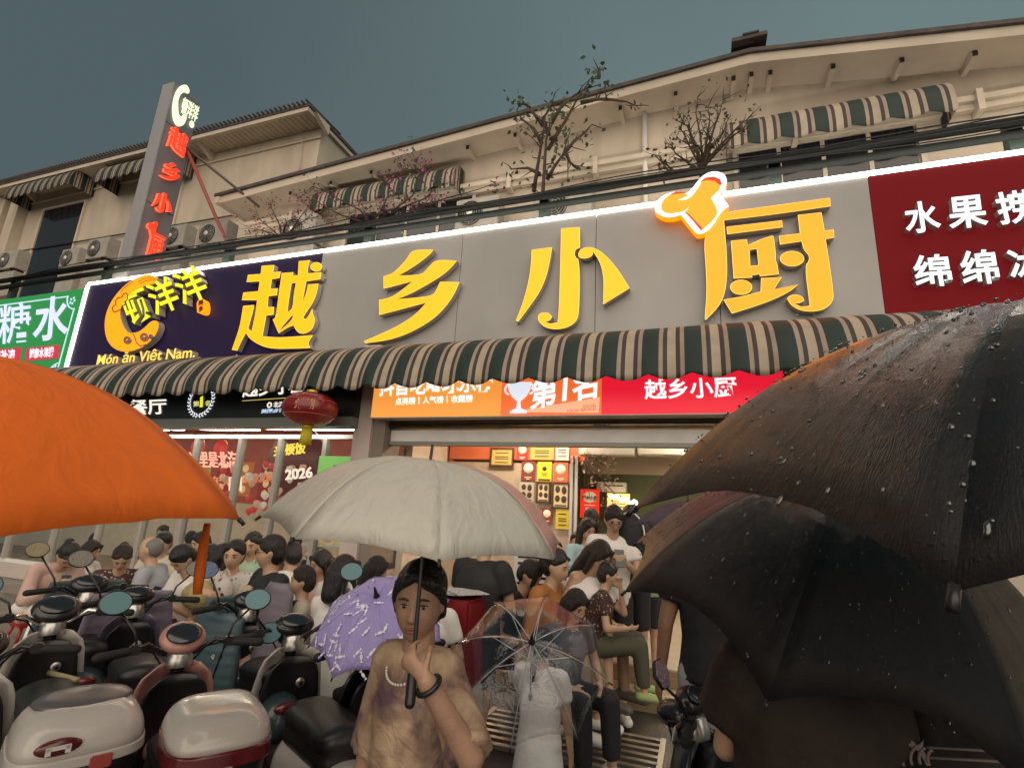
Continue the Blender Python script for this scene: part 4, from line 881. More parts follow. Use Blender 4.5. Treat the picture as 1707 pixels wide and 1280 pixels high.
# ------------------------------------------------------------ red lantern
c = P(517, 682, 5.15); t = empty('red_lantern', (c.x, c.y, c.z), 'round red plastic lantern with yellow tassel hanging under the awning', 'lantern')
rx, rz_ = .335, .215; prof = [(rx*math.cos(a), rz_*math.sin(a)) for a in [R(q) for q in range(-78, 79, 8)]]; vs = []; fs = []; n = 64
for r_, z_ in prof:
    for j in range(n):
        rr = r_*(1-.022*(abs(math.sin(j*math.pi/8*1.0)) < .30)); vs.append((rr*math.cos(2*math.pi*j/n), rr*math.sin(2*math.pi*j/n), z_))
for i in range(len(prof)-1):
    for j in range(n): fs.append((i*n+j, i*n+(j+1) % n, (i+1)*n+(j+1) % n, (i+1)*n+j))
b = MB(); b.add(vs, fs, True); b.build('shade', mat('lantern_red', (.13, .008, .008), .25, emit=(.28, .012, .008), es=.12, spec=.6), t)
b = MB()
for z_ in (-.09, .09): b.tube([(rx*math.cos(math.asin(z_/rz_))*1.004*math.cos(a), rx*math.cos(math.asin(z_/rz_))*1.004*math.sin(a), z_) for a in [R(q) for q in range(0, 361, 12)]], .004, 4, False)
b.build('wire_ring', mat('lantern_pink', (.5, .12, .1), .4), t)
b = MB(); b.lathe([(0, -.20), (.07, -.20), (.07, -.245), (0, -.245)]); b.lathe([(0, .2), (.07, .2), (.07, .24), (0, .24)]); b.build('cap', mat('gold_foil', (.6, .42, .06), .3, metal=.6), t)
b = MB(); rnd = random.Random(2)
for i in range(48):
    a = 2*math.pi*i/48; r0 = .06; b.tube([(r0*math.cos(a), r0*math.sin(a), -.245), (r0*1.15*math.cos(a+.1), r0*1.15*math.sin(a+.1), -.42-.03*rnd.random())], .006, 4)
b.build('tassel', mat('tassel_yellow', (.55, .46, .03), .6), t)
b = MB(); b.tube([(0, 0, .24), (0, 0, .48)], .006, 5); b.build('cord', M_dark, t)
text_mb('大吉大利', (.06, -.335, -.06), (.25, -.23, -.05), (.06, -.33, .07), .02).build('gold_print', mat('print_gold2', (.6, .25, .1), .4), t)
# ------------------------------------------------------------ metal ramp grating on the street
a = PZ(848, 1208, .05); c = PZ(1046, 1258, .05); t = empty('metal_grating', ((a.x+c.x)/2, (a.y+c.y)/2, 0), 'wet metal step grating lying on the street below the entrance', 'grating')
w = 1.35; d = .62
for i in range(7):
    b = MB(); b.cbox((0, -d/2+d*i/6, .04), (w, .045, .03)); b.build('slat', M_steel, t)
for sx in (-1, 1): b = MB(); b.cbox((sx*(w/2+.02), 0, .03), (.04, d+.06, .06)); b.build('side_bar', M_steel, t)
# ================================================================== UMBRELLAS
def umb_frame(tx, ty, ph):
    n = Vector((math.sin(tx), math.sin(ty), 1.)).normalized(); u = Vector((0, 1, 0)).cross(n).normalized(); v = n.cross(u)
    return n, u*math.cos(ph)+v*math.sin(ph), -u*math.sin(ph)+v*math.cos(ph)
def fabric_mat(name, col, rough=.35, spec=.5, bump=.3, fine=220, stretch=(1, 1, 1), coat=0, trans=.0, drops=0, var=.08, wr=5, b2s=.5):
    m = bpy.data.materials.new(name); m.use_nodes = True; n = m.node_tree; b = n.nodes['Principled BSDF']
    b.inputs['Base Color'].default_value = (*col, 1); b.inputs['Roughness'].default_value = rough; b.inputs['Specular IOR Level'].default_value = spec
    b.inputs['Coat Weight'].default_value = coat if coat != .51 else .26; b.inputs['Coat Roughness'].default_value = .15
    if trans: b.inputs['Subsurface Weight'].default_value = 0
    t = n.nodes.new('ShaderNodeTexCoord'); mp = n.nodes.new('ShaderNodeMapping'); mp.inputs['Scale'].default_value = stretch
    n.links.new(t.outputs['UV'], mp.inputs[0])
    z1 = n.nodes.new('ShaderNodeTexNoise'); z1.inputs['Scale'].default_value = fine; z1.inputs['Detail'].default_value = 5; z1.inputs['Roughness'].default_value = .6
    z2 = n.nodes.new('ShaderNodeTexNoise'); z2.inputs['Scale'].default_value = wr; z2.inputs['Detail'].default_value = 3; z2.inputs['Distortion'].default_value = 1.2
    n.links.new(mp.outputs[0], z1.inputs['Vector']); n.links.new(mp.outputs[0], z2.inputs['Vector'])
    b1 = n.nodes.new('ShaderNodeBump'); b1.inputs['Strength'].default_value = bump; b1.inputs['Distance'].default_value = .004
    b2 = n.nodes.new('ShaderNodeBump'); b2.inputs['Strength'].default_value = b2s; b2.inputs['Distance'].default_value = .02
    n.links.new(z1.outputs['Fac'], b1.inputs['Height']); n.links.new(z2.outputs['Fac'], b2.inputs['Height']); n.links.new(b2.outputs[0], b1.inputs['Normal']); last = b1
    if drops:
        v = n.nodes.new('ShaderNodeTexVoronoi'); v.inputs['Scale'].default_value = drops; n.links.new(t.outputs['Object'], v.inputs['Vector'])
        rr = n.nodes.new('ShaderNodeMapRange'); rr.inputs[1].default_value = .0; rr.inputs[2].default_value = .22; rr.inputs[3].default_value = 1; rr.inputs[4].default_value = 0
        n.links.new(v.outputs['Distance'], rr.inputs[0]); b3 = n.nodes.new('ShaderNodeBump'); b3.inputs['Strength'].default_value = .4; b3.inputs['Distance'].default_value = .004
        n.links.new(rr.outputs[0], b3.inputs['Height']); n.links.new(b1.outputs[0], b3.inputs['Normal']); last = b3
    n.links.new(last.outputs[0], b.inputs['Normal'])
    if coat > .5:
        zc_ = n.nodes.new('ShaderNodeTexNoise'); zc_.inputs['Scale'].default_value = 75; zc_.inputs['Detail'].default_value = 6; zc_.inputs['Roughness'].default_value = .75
        mc = n.nodes.new('ShaderNodeMapping'); mc.inputs['Rotation'].default_value = (.4, .9, .3); mc.inputs['Scale'].default_value = (1, .28, 1)
        n.links.new(t.outputs['Object'], mc.inputs[0]); n.links.new(mc.outputs[0], zc_.inputs['Vector'])
        b4 = n.nodes.new('ShaderNodeBump'); b4.inputs['Strength'].default_value = 1; b4.inputs['Distance'].default_value = .009
        n.links.new(zc_.outputs['Fac'], b4.inputs['Height']); n.links.new(last.outputs[0], b4.inputs['Normal']); n.links.new(b4.outputs[0], b.inputs['Coat Normal'])
        b.inputs['Coat Roughness'].default_value = .09
    if var:
        rr = n.nodes.new('ShaderNodeValToRGB'); e = rr.color_ramp.elements; e[0].position = .3; e[1].position = .7
        e[0].color = (*[c*(1-var) for c in col], 1); e[1].color = (*[c*(1+var) for c in col], 1); n.links.new(z2.outputs['Fac'], rr.inputs[0]); n.links.new(rr.outputs[0], b.inputs['Base Color'])
    return m
def umbrella(p, m, label, shaft=.75, m_in=None, per_panel=None, wr=.012, name='umbrella', N=8, scallop=.07, shaft_dir=None, handle=True, ribm=None, nt_=14, seed=0, drip=True, pw=2.4, ferr=1, rain=0):
    C = Vector(p[:3]); n, u, v = umb_frame(p[3], p[4], p[5]); Rr, a = p[6], p[7]
    root = empty(name, C, label, 'umbrella')
    def pt(k, t, lift=0):
        th = 2*math.pi*k/N; r = Rr*t; d = Rr*math.tan(a/2)*t**pw
        return C+u*r*math.cos(th)+v*r*math.sin(th)-n*(d-lift)
    ns = 10
    for k in range(N):
        vs = []; fs = []; uv = []
        for i in range(nt_+1):
            t = i/nt_
            for j in range(ns+1):
                s = j/ns; bul = 4*s*(1-s)
                tt = t*(1-scallop*bul*t)
                q = pt(k, tt).lerp(pt(k+1, tt), s)
                arc = pt(k+s, tt); q = q.lerp(arc, .12)
                w = noise.noise(Vector((k*3.1+s*1.5+seed, t*2.2, 1)))*wr*bul*1.5 + noise.noise(Vector((k*7+s*9+seed, t*2.5, 5)))*wr*.5*bul**.5
                # puckers running to the rib tip
                w += .22*wr*math.sin(s*22+k)*max(0, t-.6)*bul
                vs.append(q+n*w); uv.append((k+s*.9, t*1.0))
        for i in range(nt_):
            for j in range(ns): fs.append((i*(ns+1)+j, (i+1)*(ns+1)+j, (i+1)*(ns+1)+j+1, i*(ns+1)+j+1))
        mb = MB(); mb.add(vs, fs, True); me = mb.mesh('panel', per_panel(k) if per_panel else m)
        ul = me.uv_layers.new(name='UVMap')
        for lp in me.loops: ul.data[lp.index].uv = uv[lp.vertex_index]
        o = bpy.data.objects.new('panel', me); COL.objects.link(o); o.parent = root
        so = o.modifiers.new('s', 'SOLIDIFY'); so.thickness = .0012
    rm_ = ribm or mat('rib_metal', (.22, .22, .22), .3, metal=.9)
    for k in range(N):
        b = MB(); b.tube([pt(k, t, -.006) for t in [i/10 for i in range(11)]], .0025, 5); b.build('rib', rm_, root)
        b = MB(); q = pt(k, .5, -.008); b.tube([q, C-n*(Rr*.42)], .002, 4); b.build('stretcher', rm_, root)
        b = MB(); q = pt(k, 1.0); dd = (q-pt(k, .96)).normalized(); b.tube([q-dd*.004, q+dd*.014], .004, 6); b.build('tip', M_black, root)
    sd = Vector(shaft_dir).normalized() if shaft_dir is not None else -n
    b = MB(); b.tube([C+n*.05, C, C+sd*shaft], .0055, 8); b.build('shaft', rm_, root)
    b = MB(); b.lathe([(0, .0), (.018*ferr, 0), (.010*ferr, .02*ferr), (.005*ferr, .055*ferr), (0, .06*ferr)], C, 12, n.to_track_quat('Z', 'Y').to_matrix()); b.build('ferrule', M_black, root)
    if rain:
        rd = random.Random(seed+50); b = MB()
        for i in range(rain):
            k = rd.random()*N; t = math.sqrt(rd.uniform(.02, .98))*.97; f = k % 1; q = pt(int(k), t).lerp(pt(int(k)+1, t), f).lerp(pt(k, t), .25)
            s_ = rd.choice((.0008, .001, .0013, .0018, .0026)); dn = (pt(k, t)-pt(k, t-.02)).normalized(); an_ = dn.cross(n).normalized(); up_ = an_.cross(dn); m_ = Matrix((an_, dn*rd.choice((1, 1, 1.5, 3)), up_*.8)).transposed()
            b.ball(q+n*.006, (s_, s_, s_), 7, 5, m_)
        b.build('raindrops', mat('water_drop', (.02, .02, .02), .05, spec=1, coat=1), root, fixn=False, kind='stuff')
    if handle:
        b = MB(); b.capsule(C+sd*(shaft-.01), C+sd*(shaft+.07), .011, .012); b.build('handle', M_black, root)
    localize(root); return root, pt
M_sil = fabric_mat('silver_fabric', (.47, .455, .40), .42, .5, .04, 300, (1, 1, 1), drops=150, var=.03, wr=5)
M_pink = fabric_mat('pink_fabric', (.58, .34, .32), .4, .5, .2, 160, (3, 2, 1), drops=60)
SIL = [-.9205*.885, 1.7099*.885, 1.7+.1652*.885, .0916, -.0485, 3.7519, .54*.885, .8832]
hand_fg = P(690, 1092, 1.17)
sdir = hand_fg-Vector(SIL[:3])
umbrella(SIL, M_sil, 'pale silver grey umbrella with one pink side, held by the woman in front', shaft=sdir.length+.03, shaft_dir=sdir, per_panel=lambda k: M_pink if k in (3, 4, 5) else M_sil, ribm=mat('rib_black', (.02, .02, .02), .35), wr=.004, pw=2.9, ferr=.25, scallop=.02)
M_org = fabric_mat('orange_fabric', (.78, .15, .016), .6, .25, .12, 300, (1, 1, 1), drops=0, var=.04, wr=7, b2s=.22)
ORG = [-1.4263, .5622, 1.96, .0501, -.0508, 5.2109, .6132, .8996]
oroot, opt = umbrella(ORG, M_org, 'big bright orange umbrella filling the left edge of the photo', shaft=.8, wr=.012, seed=3, scallop=.02)
q = P(346, 872, .95); b = MB(); pts = [q, q+Vector((.0, .0, -.05)), q+Vector((.004, 0, -.11)), q+Vector((.008, .0, -.155))]
b.tube(pts, [.007, .010, .012, .009], 8, wide=1.0, axis=(1, 0, 0)); sp = b.build('closing_strap', M_org, oroot); sp.matrix_parent_inverse = oroot.matrix_basis.inverted()
def wetblack(name, rough=.2, fine=90, stretch=(14, .8, 1), col=(.008, .007, .008), bump=.8, drops=45, wr=3):
    return fabric_mat(name, col, rough, .14, bump, fine, stretch, coat=.51, drops=drops, var=.2, wr=wr, b2s=.10)
M_wb = wetblack('wet_black_fabric', .17, 60, (5, 1, 1), bump=.45, wr=2.2, drops=90); M_wb2 = wetblack('wet_brown_fabric', .26, 90, (3, 3, 1), (.010, .008, .009), .5, 120)
BK1 = [.4834, .8825, 2.0226, -.0586, -.1647, 2.5301, .6006, .8284]
umbrella(BK1, M_wb, 'large wet black umbrella filling the right side with yellow sign reflections', handle=False, shaft=.45, wr=.007, seed=5, rain=1300)
BK2 = [.4065, 1.6974, 1.8136, .2421, -.251, 2.8406, .575, 1.2]
umbrella(BK2, M_wb2, 'second wet dark umbrella tilted underneath the large black one', shaft=.3, wr=.007, seed=8, rain=900, ferr=.3, handle=False)
M_pur = fabric_mat('lilac_fabric', (.36, .30, .62), .5, .4, .15, 120, (2, 2, 1), var=.06)
PUR = [-1.565, 2.4599, 1.2366, .0499, -.7237, 3.0289, .365, .8493]
proot, ppt = umbrella(PUR, M_pur, 'small lilac umbrella printed with white candies beside the woman', shaft=.5, wr=.008, seed=2)
# printed candies (flat print lying on the fabric)
rnd = random.Random(21); M_cw = mat('candy_white', (.8, .78, .88), .5); M_cd = mat('candy_dark', (.13, .1, .3), .5)
n_, u_, v_ = umb_frame(*PUR[3:6]); cw = MB(); cd = MB()
for i in range(150):
    k = rnd.random()*8; t = math.sqrt(rnd.uniform(.02, .95)); f = k % 1
    q = ppt(int(k), t).lerp(ppt(int(k)+1, t), f); q = q.lerp(ppt(k, t), .25)
    e1 = (ppt(int(k), t+.02).lerp(ppt(int(k)+1, t+.02), f)-ppt(int(k), t).lerp(ppt(int(k)+1, t), f)).normalized(); nn = n_.cross(e1).cross(e1)*-1; nn = (e1.cross((ppt(int(k)+1, t)-ppt(int(k), t)))).normalized()
    if nn.dot(n_) < 0: nn = -nn
    e2 = nn.cross(e1); an = rnd.random()*6.28; a1 = e1*math.cos(an)+e2*math.sin(an); a2 = nn.cross(a1); q = q+nn*.004
    if rnd.random() < .72:
        s = .013
        for sh in ([(a1*math.cos(x)*1.0+a2*math.sin(x)*.55) for x in [R(z) for z in range(0, 360, 40)]], [a1*.9, a1*1.8+a2*.6, a1*1.8-a2*.6], [-a1*.9, -a1*1.8-a2*.6, -a1*1.8+a2*.6]):
            pts = [q+w*s for w in sh]; cw.add(pts, [tuple(range(len(pts)))])
    else: cd.add([q+(a1*math.cos(x)+a2*math.sin(x)*.7)*.008 for x in [R(z) for z in range(0, 360, 60)]], [tuple(range(6))])
for mb_, mm_, nm in ((cw, M_cw, 'candy_print'), (cd, M_cd, 'dot_print')):
    o = mb_.build(nm, mm_, proot, fixn=False, kind='stuff'); o.matrix_parent_inverse = proot.matrix_basis.inverted()
M_clear = glass_mat('clear_plastic', (.90, .91, .93), .07, .06, bump=.12)
CLR = [-.7667, 2.5983, 1.0925, .2898, -1.5708, 3.3422, .3937, .8533]
umbrella(CLR, M_clear, 'transparent dome umbrella tilted to show its ribs, held before the white dress', shaft=.5, wr=.006, seed=6, ribm=mat('rib_white', (.75, .75, .75), .3))
NV = at_ = P(1125, 868, 4.2)
umbrella([NV.x+.1, 4.2, NV.z+.14, 0, -.1, .3, .42, .8], mat('navy_fabric', (.035, .035, .06), .5), 'small dark navy umbrella far back by the restaurant doorway', shaft=.5)
# ================================================================== SCOOTERS
M_blkp = mat('scooter_black', (.012, .011, .012), .38, bump=.04, bscale=200); M_blk_gloss = mat('scooter_gloss', (.010, .010, .012), .18, coat=.6)
M_silv = mat('silver_collar', (.5, .48, .44), .3, metal=.9); M_rub = mat('tyre_rubber', (.012, .012, .012), .8); M_chr = mat('chrome', (.75, .74, .72), .12, metal=1)
M_mir = mat('mirror_glass', (.10, .21, .23), .4, spec=.4); M_mir.node_tree.nodes['Principled BSDF'].inputs['Emission Color'].default_value = (0, 0, 0, 1)  # matte teal base colour stands in for the reflected sky
def mirmat(name, col, bump): return mat(name, [c*.35 for c in col], .35, metal=.2, bump=bump, bscale=90)
M_mir2 = mirmat('mirror_wet', (.75, .7, .6), 1.0); M_refl = mat('reflector_red', (.11, .010, .013), .2, coat=.5)
def scooter(x, y, heading, col, label, zs=1.0, box=None, ln=1.2, dashcol=None, chrome=False, mirrors=((-1, .30, 0), (1, .30, 0)), boxz=.86, quilt=None, rough=.3, mirm=None, hex_m=False, boxw=.42):
    root = empty('electric_scooter', (x, y, 0), label, 'scooter', 'scooters parked in rows before the restaurant', rz=R(heading-90))
    paint = mat('paint_%s' % '_'.join('%d' % int(c*99) for c in col), col, rough, coat=.4)
    Z = lambda z: z*zs
    # wheels
    for nm, yy in (('front_wheel', .18), ('rear_wheel', -ln+.12)):
        M90 = Matrix.Rotation(R(90), 3, 'Y')
        b = MB(); b.lathe([(.13, -.05), (.20, -.045), (.225, -.02), (.23, 0), (.225, .02), (.20, .045), (.13, .05), (.12, 0), (.13, -.05)], (0, yy, .23), 26, M90); w = b.build('wheel', M_rub, root)
        b = MB(); b.lathe([(0, -.02), (.04, -.045), (.05, -.03), (.125, -.04), (.13, 0), (.125, .04), (.05, .03), (.04, .045), (0, .02)], (0, yy, .23), 20, M90); b.build('rim', M_silv, w)
    # leg shield, coloured outside and black inside
    def shield(out, w0, w1, z0, z1, y0, bow, th, tilt=-.10):
        b = MB(); nu, nv = 12, 12; vs = []; fs = []
        for lay in (0, 1):
            for i in range(nv+1):
                t = i/nv; z = z0+(z1-z0)*t; w = (w0+(w1-w0)*t**1.6)*(1-.9*max(0, t-.86)**2*20); 
                for j in range(nu+1):
                    q = -1+2*j/nu; vs.append((w*q, y0+bow*(1-q*q)+tilt*t+(.0 if lay == 0 else th*(1-.5*abs(q)**3)), Z(z)))
        n1 = (nu+1)*(nv+1)
        for i in range(nv):
            for j in range(nu):
                a = i*(nu+1)+j; fs.append((a, a+1, a+nu+2, a+nu+1)); fs.append((n1+a, n1+a+nu+1, n1+a+nu+2, n1+a+1))
        for i in range(nv):
            for j in (0, nu):
                a = i*(nu+1)+j; fs.append((a, a+nu+1, n1+a+nu+1, n1+a))
        for j in range(nu):
            for i in (0, nv):
                a = i*(nu+1)+j; fs.append((a, a+1, n1+a+1, n1+a))
        return b.add(vs, fs, True)
    shield(0, .225, .150, .26, .88, .03, .08, .05).build('leg_shield', paint, root)
    inn = shield(0, .190, .120, .28, .84, -.035, .05, .06).build('inner_panel', M_blkp, root)
    b = MB(); b.lathe([(0, 0), (.026, 0), (.026, .008), (.018, .012), (0, .012)], (.05, -.085, Z(.70)), 16, Matrix.Rotation(R(90), 3, 'X')); b.build('keyhole_ring', M_silv, inn)
    b = MB(); b.lathe([(0, 0), (.012, 0), (.012, .016), (0, .016)], (.05, -.085, Z(.70)), 12, Matrix.Rotation(R(90), 3, 'X')); b.build('key_slot', M_dark, inn)
    b = MB(); b.tube([(.0, -.07, Z(.60)), (.0, -.12, Z(.585)), (.0, -.13, Z(.61))], .006, 6); b.build('bag_hook', M_silv, inn)
    # floor, body, seat
    b = MB(); b.cbox((0, -.28, .30), (.30, .52, .07)); b.build('floorboard', M_blkp, root, bevel=.015)
    b = MB(); b.capsule((0, -.50, .44), (0, -ln+.10, .52), .17, .13, 14, 1.0, (1, 0, 0)); remesh(b, .022, 'rear_body', paint, root, 3)
    b = MB(); b.capsule((0, -.48, Z(.68)), (0, -ln+.22, Z(.72)), .065, .06, 14, 2.1, (1, 0, 0)); b.capsule((0, -.50, Z(.60)), (0, -ln+.25, Z(.64)), .09, .08, 14, 1.5, (1, 0, 0)); remesh(b, .018, 'seat', mat('seat_vinyl', (.013, .012, .013), .35, bump=.1, bscale=120), root, 3)
    b = MB(); b.capsule((0, .30, .40), (0, -.02, .48), .07, .08, 12, 1.2, (1, 0, 0)); remesh(b, .02, 'front_fender', paint, root, 2)
    b = MB(); b.tube([(0, .18, .25), (0, .08, .55), (0, .0, Z(.86))], .03, 10); b.build('fork', M_blkp, root)
    # steering head
    b = MB(); b.lathe([(.055, 0), (.062, .02), (.060, .075), (.05, .09), (0, .09), (0, 0)], (0, -.02, Z(.855)), 18, Matrix.Rotation(R(-14), 3, 'X')); b.build('collar', M_silv, root)
    dc = mat('dash_%s' % '_'.join('%d' % int(c*99) for c in (dashcol or (.012,)*3)), dashcol or (.012, .011, .012), .3, coat=.4)
    mt = Matrix.Translation((0, .0, Z(1.0))) @ Matrix.Rotation(R(38), 4, 'X')
    dv_ = random.Random(x*7).uniform(.78, 1.08); mt = mt @ Matrix.Diagonal((dv_, random.Random(x*9).uniform(.85, 1.35), 1.2, 1))
    b = MB(); b.ball((0, 0, 0), (.115, .075, .04), 20, 12, mt.to_3x3()); b.v = [v+Vector((0, .0, Z(1.0))) for v in b.v]; db = b.build('dashboard', dc, root)
    b = MB(); b.ball((0, 0, 0), (.088, .052, .012), 18, 8, mt.to_3x3()); b.v = [v+Vector((0, .0, Z(1.0)))+mt.to_3x3() @ Vector((0, -.008, .036)) for v in b.v]; b.build('screen', M_blk_gloss, db)
    b = MB(); b.capsule((0, .04, Z(.93)), (0, .10, Z(.93)), .06, .05, 12, 1.3, (1, 0, 0)); b.build('headlight', dc, root)
    # handlebar
    hb = M_chr if chrome else M_blkp
    zb_ = Z(.955)
    b = MB(); b.tube([(-.34, -.12, zb_+.015), (-.24, -.09, zb_+.02), (-.15, -.03, zb_+.03), (-.07, .0, zb_-.03), (.07, .0, zb_-.03), (.15, -.03, zb_+.03), (.24, -.09, zb_+.02), (.34, -.12, zb_+.015)], .012, 8); hbo = b.build('handlebar', hb, root)
    for sx in (-1, 1):
        b = MB(); b.capsule((sx*.23, -.087, zb_+.02), (sx*.35, -.125, zb_+.013), .019, .021, 10); b.build('grip', M_rub, root)
        b = MB(); b.cbox((sx*.205, -.075, zb_+.025), (.05, .05, .045)); b.build('switch_box', M_blkp, root, bevel=.008)
        b = MB(); b.tube([(sx*.20, -.045, zb_+.02), (sx*.25, -.04, zb_+.012), (sx*.34, -.07, zb_+.0)], .006, 6); b.build('brake_lever', M_silv if chrome else M_blkp, root)
        b = MB(); b.tube([(sx*.19, -.06, zb_+.02), (sx*.12, .05, zb_-.02), (sx*.05, .06, zb_-.12), (sx*.03, .03, zb_-.22)], .005, 6); b.build('brake_cable', M_rub, root)
    for sx, hh, out in mirrors:
        b = MB(); top = Vector((sx*(.27+out), -.02, zb_+hh-.05)); b.tube([(sx*.20, -.07, zb_+.04), (sx*.22, -.05, zb_+.10), top], .006, 6); st_ = b.build('mirror', M_blkp, root)
        ce = top+Vector((sx*.03, -.01, .045)); m3 = Matrix.Rotation(R(90), 3, 'X') @ Matrix.Rotation(R(0), 3, 'Z'); m3 = Matrix.Rotation(R(-sx*14-8), 3, 'Z') @ Matrix.Rotation(R(-22), 3, 'X') @ m3
        nn = 6 if hex_m else 26; sc_ = Matrix.Diagonal((1.12, .92, 1))
        b = MB(); b.lathe([(0, -.018), (.045, -.016), (.062, -.004), (.062, .004), (.056, .0045), (0, .0045)], ce, nn, m3 @ sc_); b.build('mirror_shell', M_blkp, st_)
        b = MB(); b.lathe([(0, .005), (.057, .005), (.057, .0065), (0, .0065)], ce, nn, m3 @ sc_); b.sm = [False]*len(b.sm); b.build('mirror_glass', mirm or M_mir, st_)
    b = MB(); b.ball((0, -ln-.0, .60), (.07, .03, .03), 12, 8); b.build('tail_light', M_refl, root)
    if box:
        lid, red = box; by = -ln-.0; bw = boxw
        def rbox(z0, z1, w0, w1, d0, d1, dome=0):
            b = MB(); n = 40; vs = []; fs = []; L = 9
            def ring(w, d, z): 
                o = []
                for j in range(n):
                    a = 2*math.pi*j/n; c, s = math.cos(a), math.sin(a); e = .55
                    o.append((w/2*abs(c)**e*(1 if c > 0 else -1), by+d/2*abs(s)**e*(1 if s > 0 else -1), z))
                return o
            rings = []
            for i in range(L+1):
                t = i/L
                if dome: k = math.cos(t*math.pi/2*.96)**.55; rings.append(ring(w0*k, d0*k, z0+(z1-z0)*math.sin(t*math.pi/2)))
                else: rings.append(ring(w0+(w1-w0)*t, d0+(d1-d0)*t, z0+(z1-z0)*t))
            for r_ in rings: vs += r_
            for i in range(L):
                for j in range(n): fs.append((i*n+j, i*n+(j+1) % n, (i+1)*n+(j+1) % n, (i+1)*n+j))
            fs += [tuple(range(n))[::-1], tuple(range(L*n, (L+1)*n))]
            return b.add(vs, fs, True)
        bx = empty('tail_box', (0, 0, 0)); bx.parent = root
        for k_ in ('label', 'category'): 
            if k_ in bx: del bx[k_]
        bo = rbox(boxz-.27, boxz-.035, bw*.80, bw*.98, .34, .40).build('box_base', M_blkp, bx)
        rbox(boxz-(.035 if not red else .05), boxz-.005, bw*1.03, bw*1.01, .43, .43).build('rim', lid if not red else M_refl, bx)
        rbox(boxz-.004, boxz+.115 if not red else boxz+.09, bw*.99, 0, .41, 0, 1).build('lid', lid, bx)
        if not red:
            b = MB()
            for (w, h_, d_, mm) in ((.11, .045, 0, 0),): pass
            b.ball((-.07, by-.205, boxz+.035), (.062, .012, .026), 18, 8); b.build('reflector', M_refl, bx)
            b = MB(); b.cbox((-.07, by-.217, boxz+.037), (.06, .004, .012)); b.cbox((-.095, by-.217, boxz+.03), (.014, .004, .022)); b.cbox((-.045, by-.217, boxz+.03), (.014, .004, .022)); b.build('logo_mark', M_white, bx)
            b = MB(); b.cbox((.05, by-.215, boxz-.03), (.06, .02, .04)); b.build('latch', mat('latch_red', (.35, .06, .05), .3), bx, bevel=.004)
            b = MB(); b.ball((0, by+.03, boxz+.105), (.15, .13, .025), 20, 8); b.build('top_pad', mat('pad_grey', (.10, .09, .10), .3), bx)
        else:
            b = MB(); b.cbox((.0, by-.213, boxz-.06), (.05, .012, .03)); b.build('latch', M_silv, bx, bevel=.004)
    if quilt:
        b = MB(); nu, nv = 14, 26; vs = []; fs = []
        for i in range(nv+1):
            t = i/nv
            for j in range(nu+1):
                q = -1+2*j/nu; w = .30*(1-.25*t*t); z = .30+.70*t*(1.0)
                vs.append((w*q, .17+.05*(1-q*q)+.018*abs(math.sin(t*math.pi*7))*(1-abs(q)**6)-.05*t, z*zs))
        for i in range(nv):
            for j in range(nu): a = i*(nu+1)+j; fs.append((a, a+1, a+nu+2, a+nu+1))
        b.add(vs, fs, True); o = b.build('windproof_apron', mat('quilt_%d' % int(quilt[2]*999), quilt, .6, bump=.2), root, fixn=False); so = o.modifiers.new('s', 'SOLIDIFY'); so.thickness = .02; so.offset = 0
        text_mb('Luck', (-.13, .0, .78*zs), (.05, .0, .80*zs), (-.13, .0, .84*zs), 0, (0, .003, 0)) 
    return root
M_lidw = fabric_mat('lid_white', (.52, .48, .44), .2, .5, .02, 80, drops=130, coat=.3, var=0)
WH = (.50, .46, .42); PK_ = (.42, .20, .17); BLK = (.014, .013, .016); TEAL = (.03, .05, .055); GRN = (.05, .16, .10); DRD = (.3, .02, .02)
c = PZ(305, 1062, .97); scooter(c.x, c.y, 147, PK_, 'pink scooter with pink hooded dashboard and white lidded tail box', .97, (M_lidw, True), 1.1, PK_, boxz=.90, boxw=.325, mirrors=((-1, .24, .02), (1, .22, .03)))
c = PZ(95, 1014, 1.0); scooter(c.x, c.y, 153, WH, 'white scooter at the left whose glossy white tail box has a red reflector', 1.0, (M_lidw, False), 1.66, None, boxz=.85, mirrors=((-1, .20, .03),), chrome=True, boxw=.38)
c = PZ(491, 1040, .98); scooter(c.x, c.y, 146, WH, 'black and white scooter nearest the lilac umbrella', .98, None, 1.2, None, mirrors=((-1, .02, -.16), (1, .34, .0)))
c = PZ(1152, 1168, .95); scooter(c.x, c.y, 158, BLK, 'black scooter with chrome handlebar parked at the right under the dark umbrella', .95, None, 1.2, None, chrome=True, mirrors=((-1, .22, .04),), mirm=mat('mirror_sparkle', (.9, .6, .75), .12, metal=.9, bump=1, bscale=110), hex_m=True)
c = PZ(-35, 1075, .98); scooter(c.x, c.y, 150, WH, 'scooter cut off by the left edge of the photo', .98, None, 1.2, None, mirrors=())
c = PZ(-20, 1250, .80); 0 and scooter(c.x+.25, c.y-.05, 150, GRN, 'green scooter in the lower left corner', .9, (M_lidw, True), .5, None, boxz=.74, mirrors=())
c = PZ(228, 992, 1.0); scooter(c.x, c.y, 150, (.10, .085, .13), 'dusky purple scooter in the second row by the floral shirt woman', 1.0, None, 1.1, None, mirrors=((-1, .30, .05), (1, .22, .03)), mirm=M_mir2, quilt=(.19, .16, .21))
c = PZ(150, 972, 1.0); scooter(c.x, c.y, 150, TEAL, 'dark teal scooter in the second row by the woman in pink', 1.0, None, 1.1, None, mirrors=((-1, .30, .05),), mirm=mirmat('mirror_gold', (.9, .75, .45), .9), quilt=(.06, .09, .10))
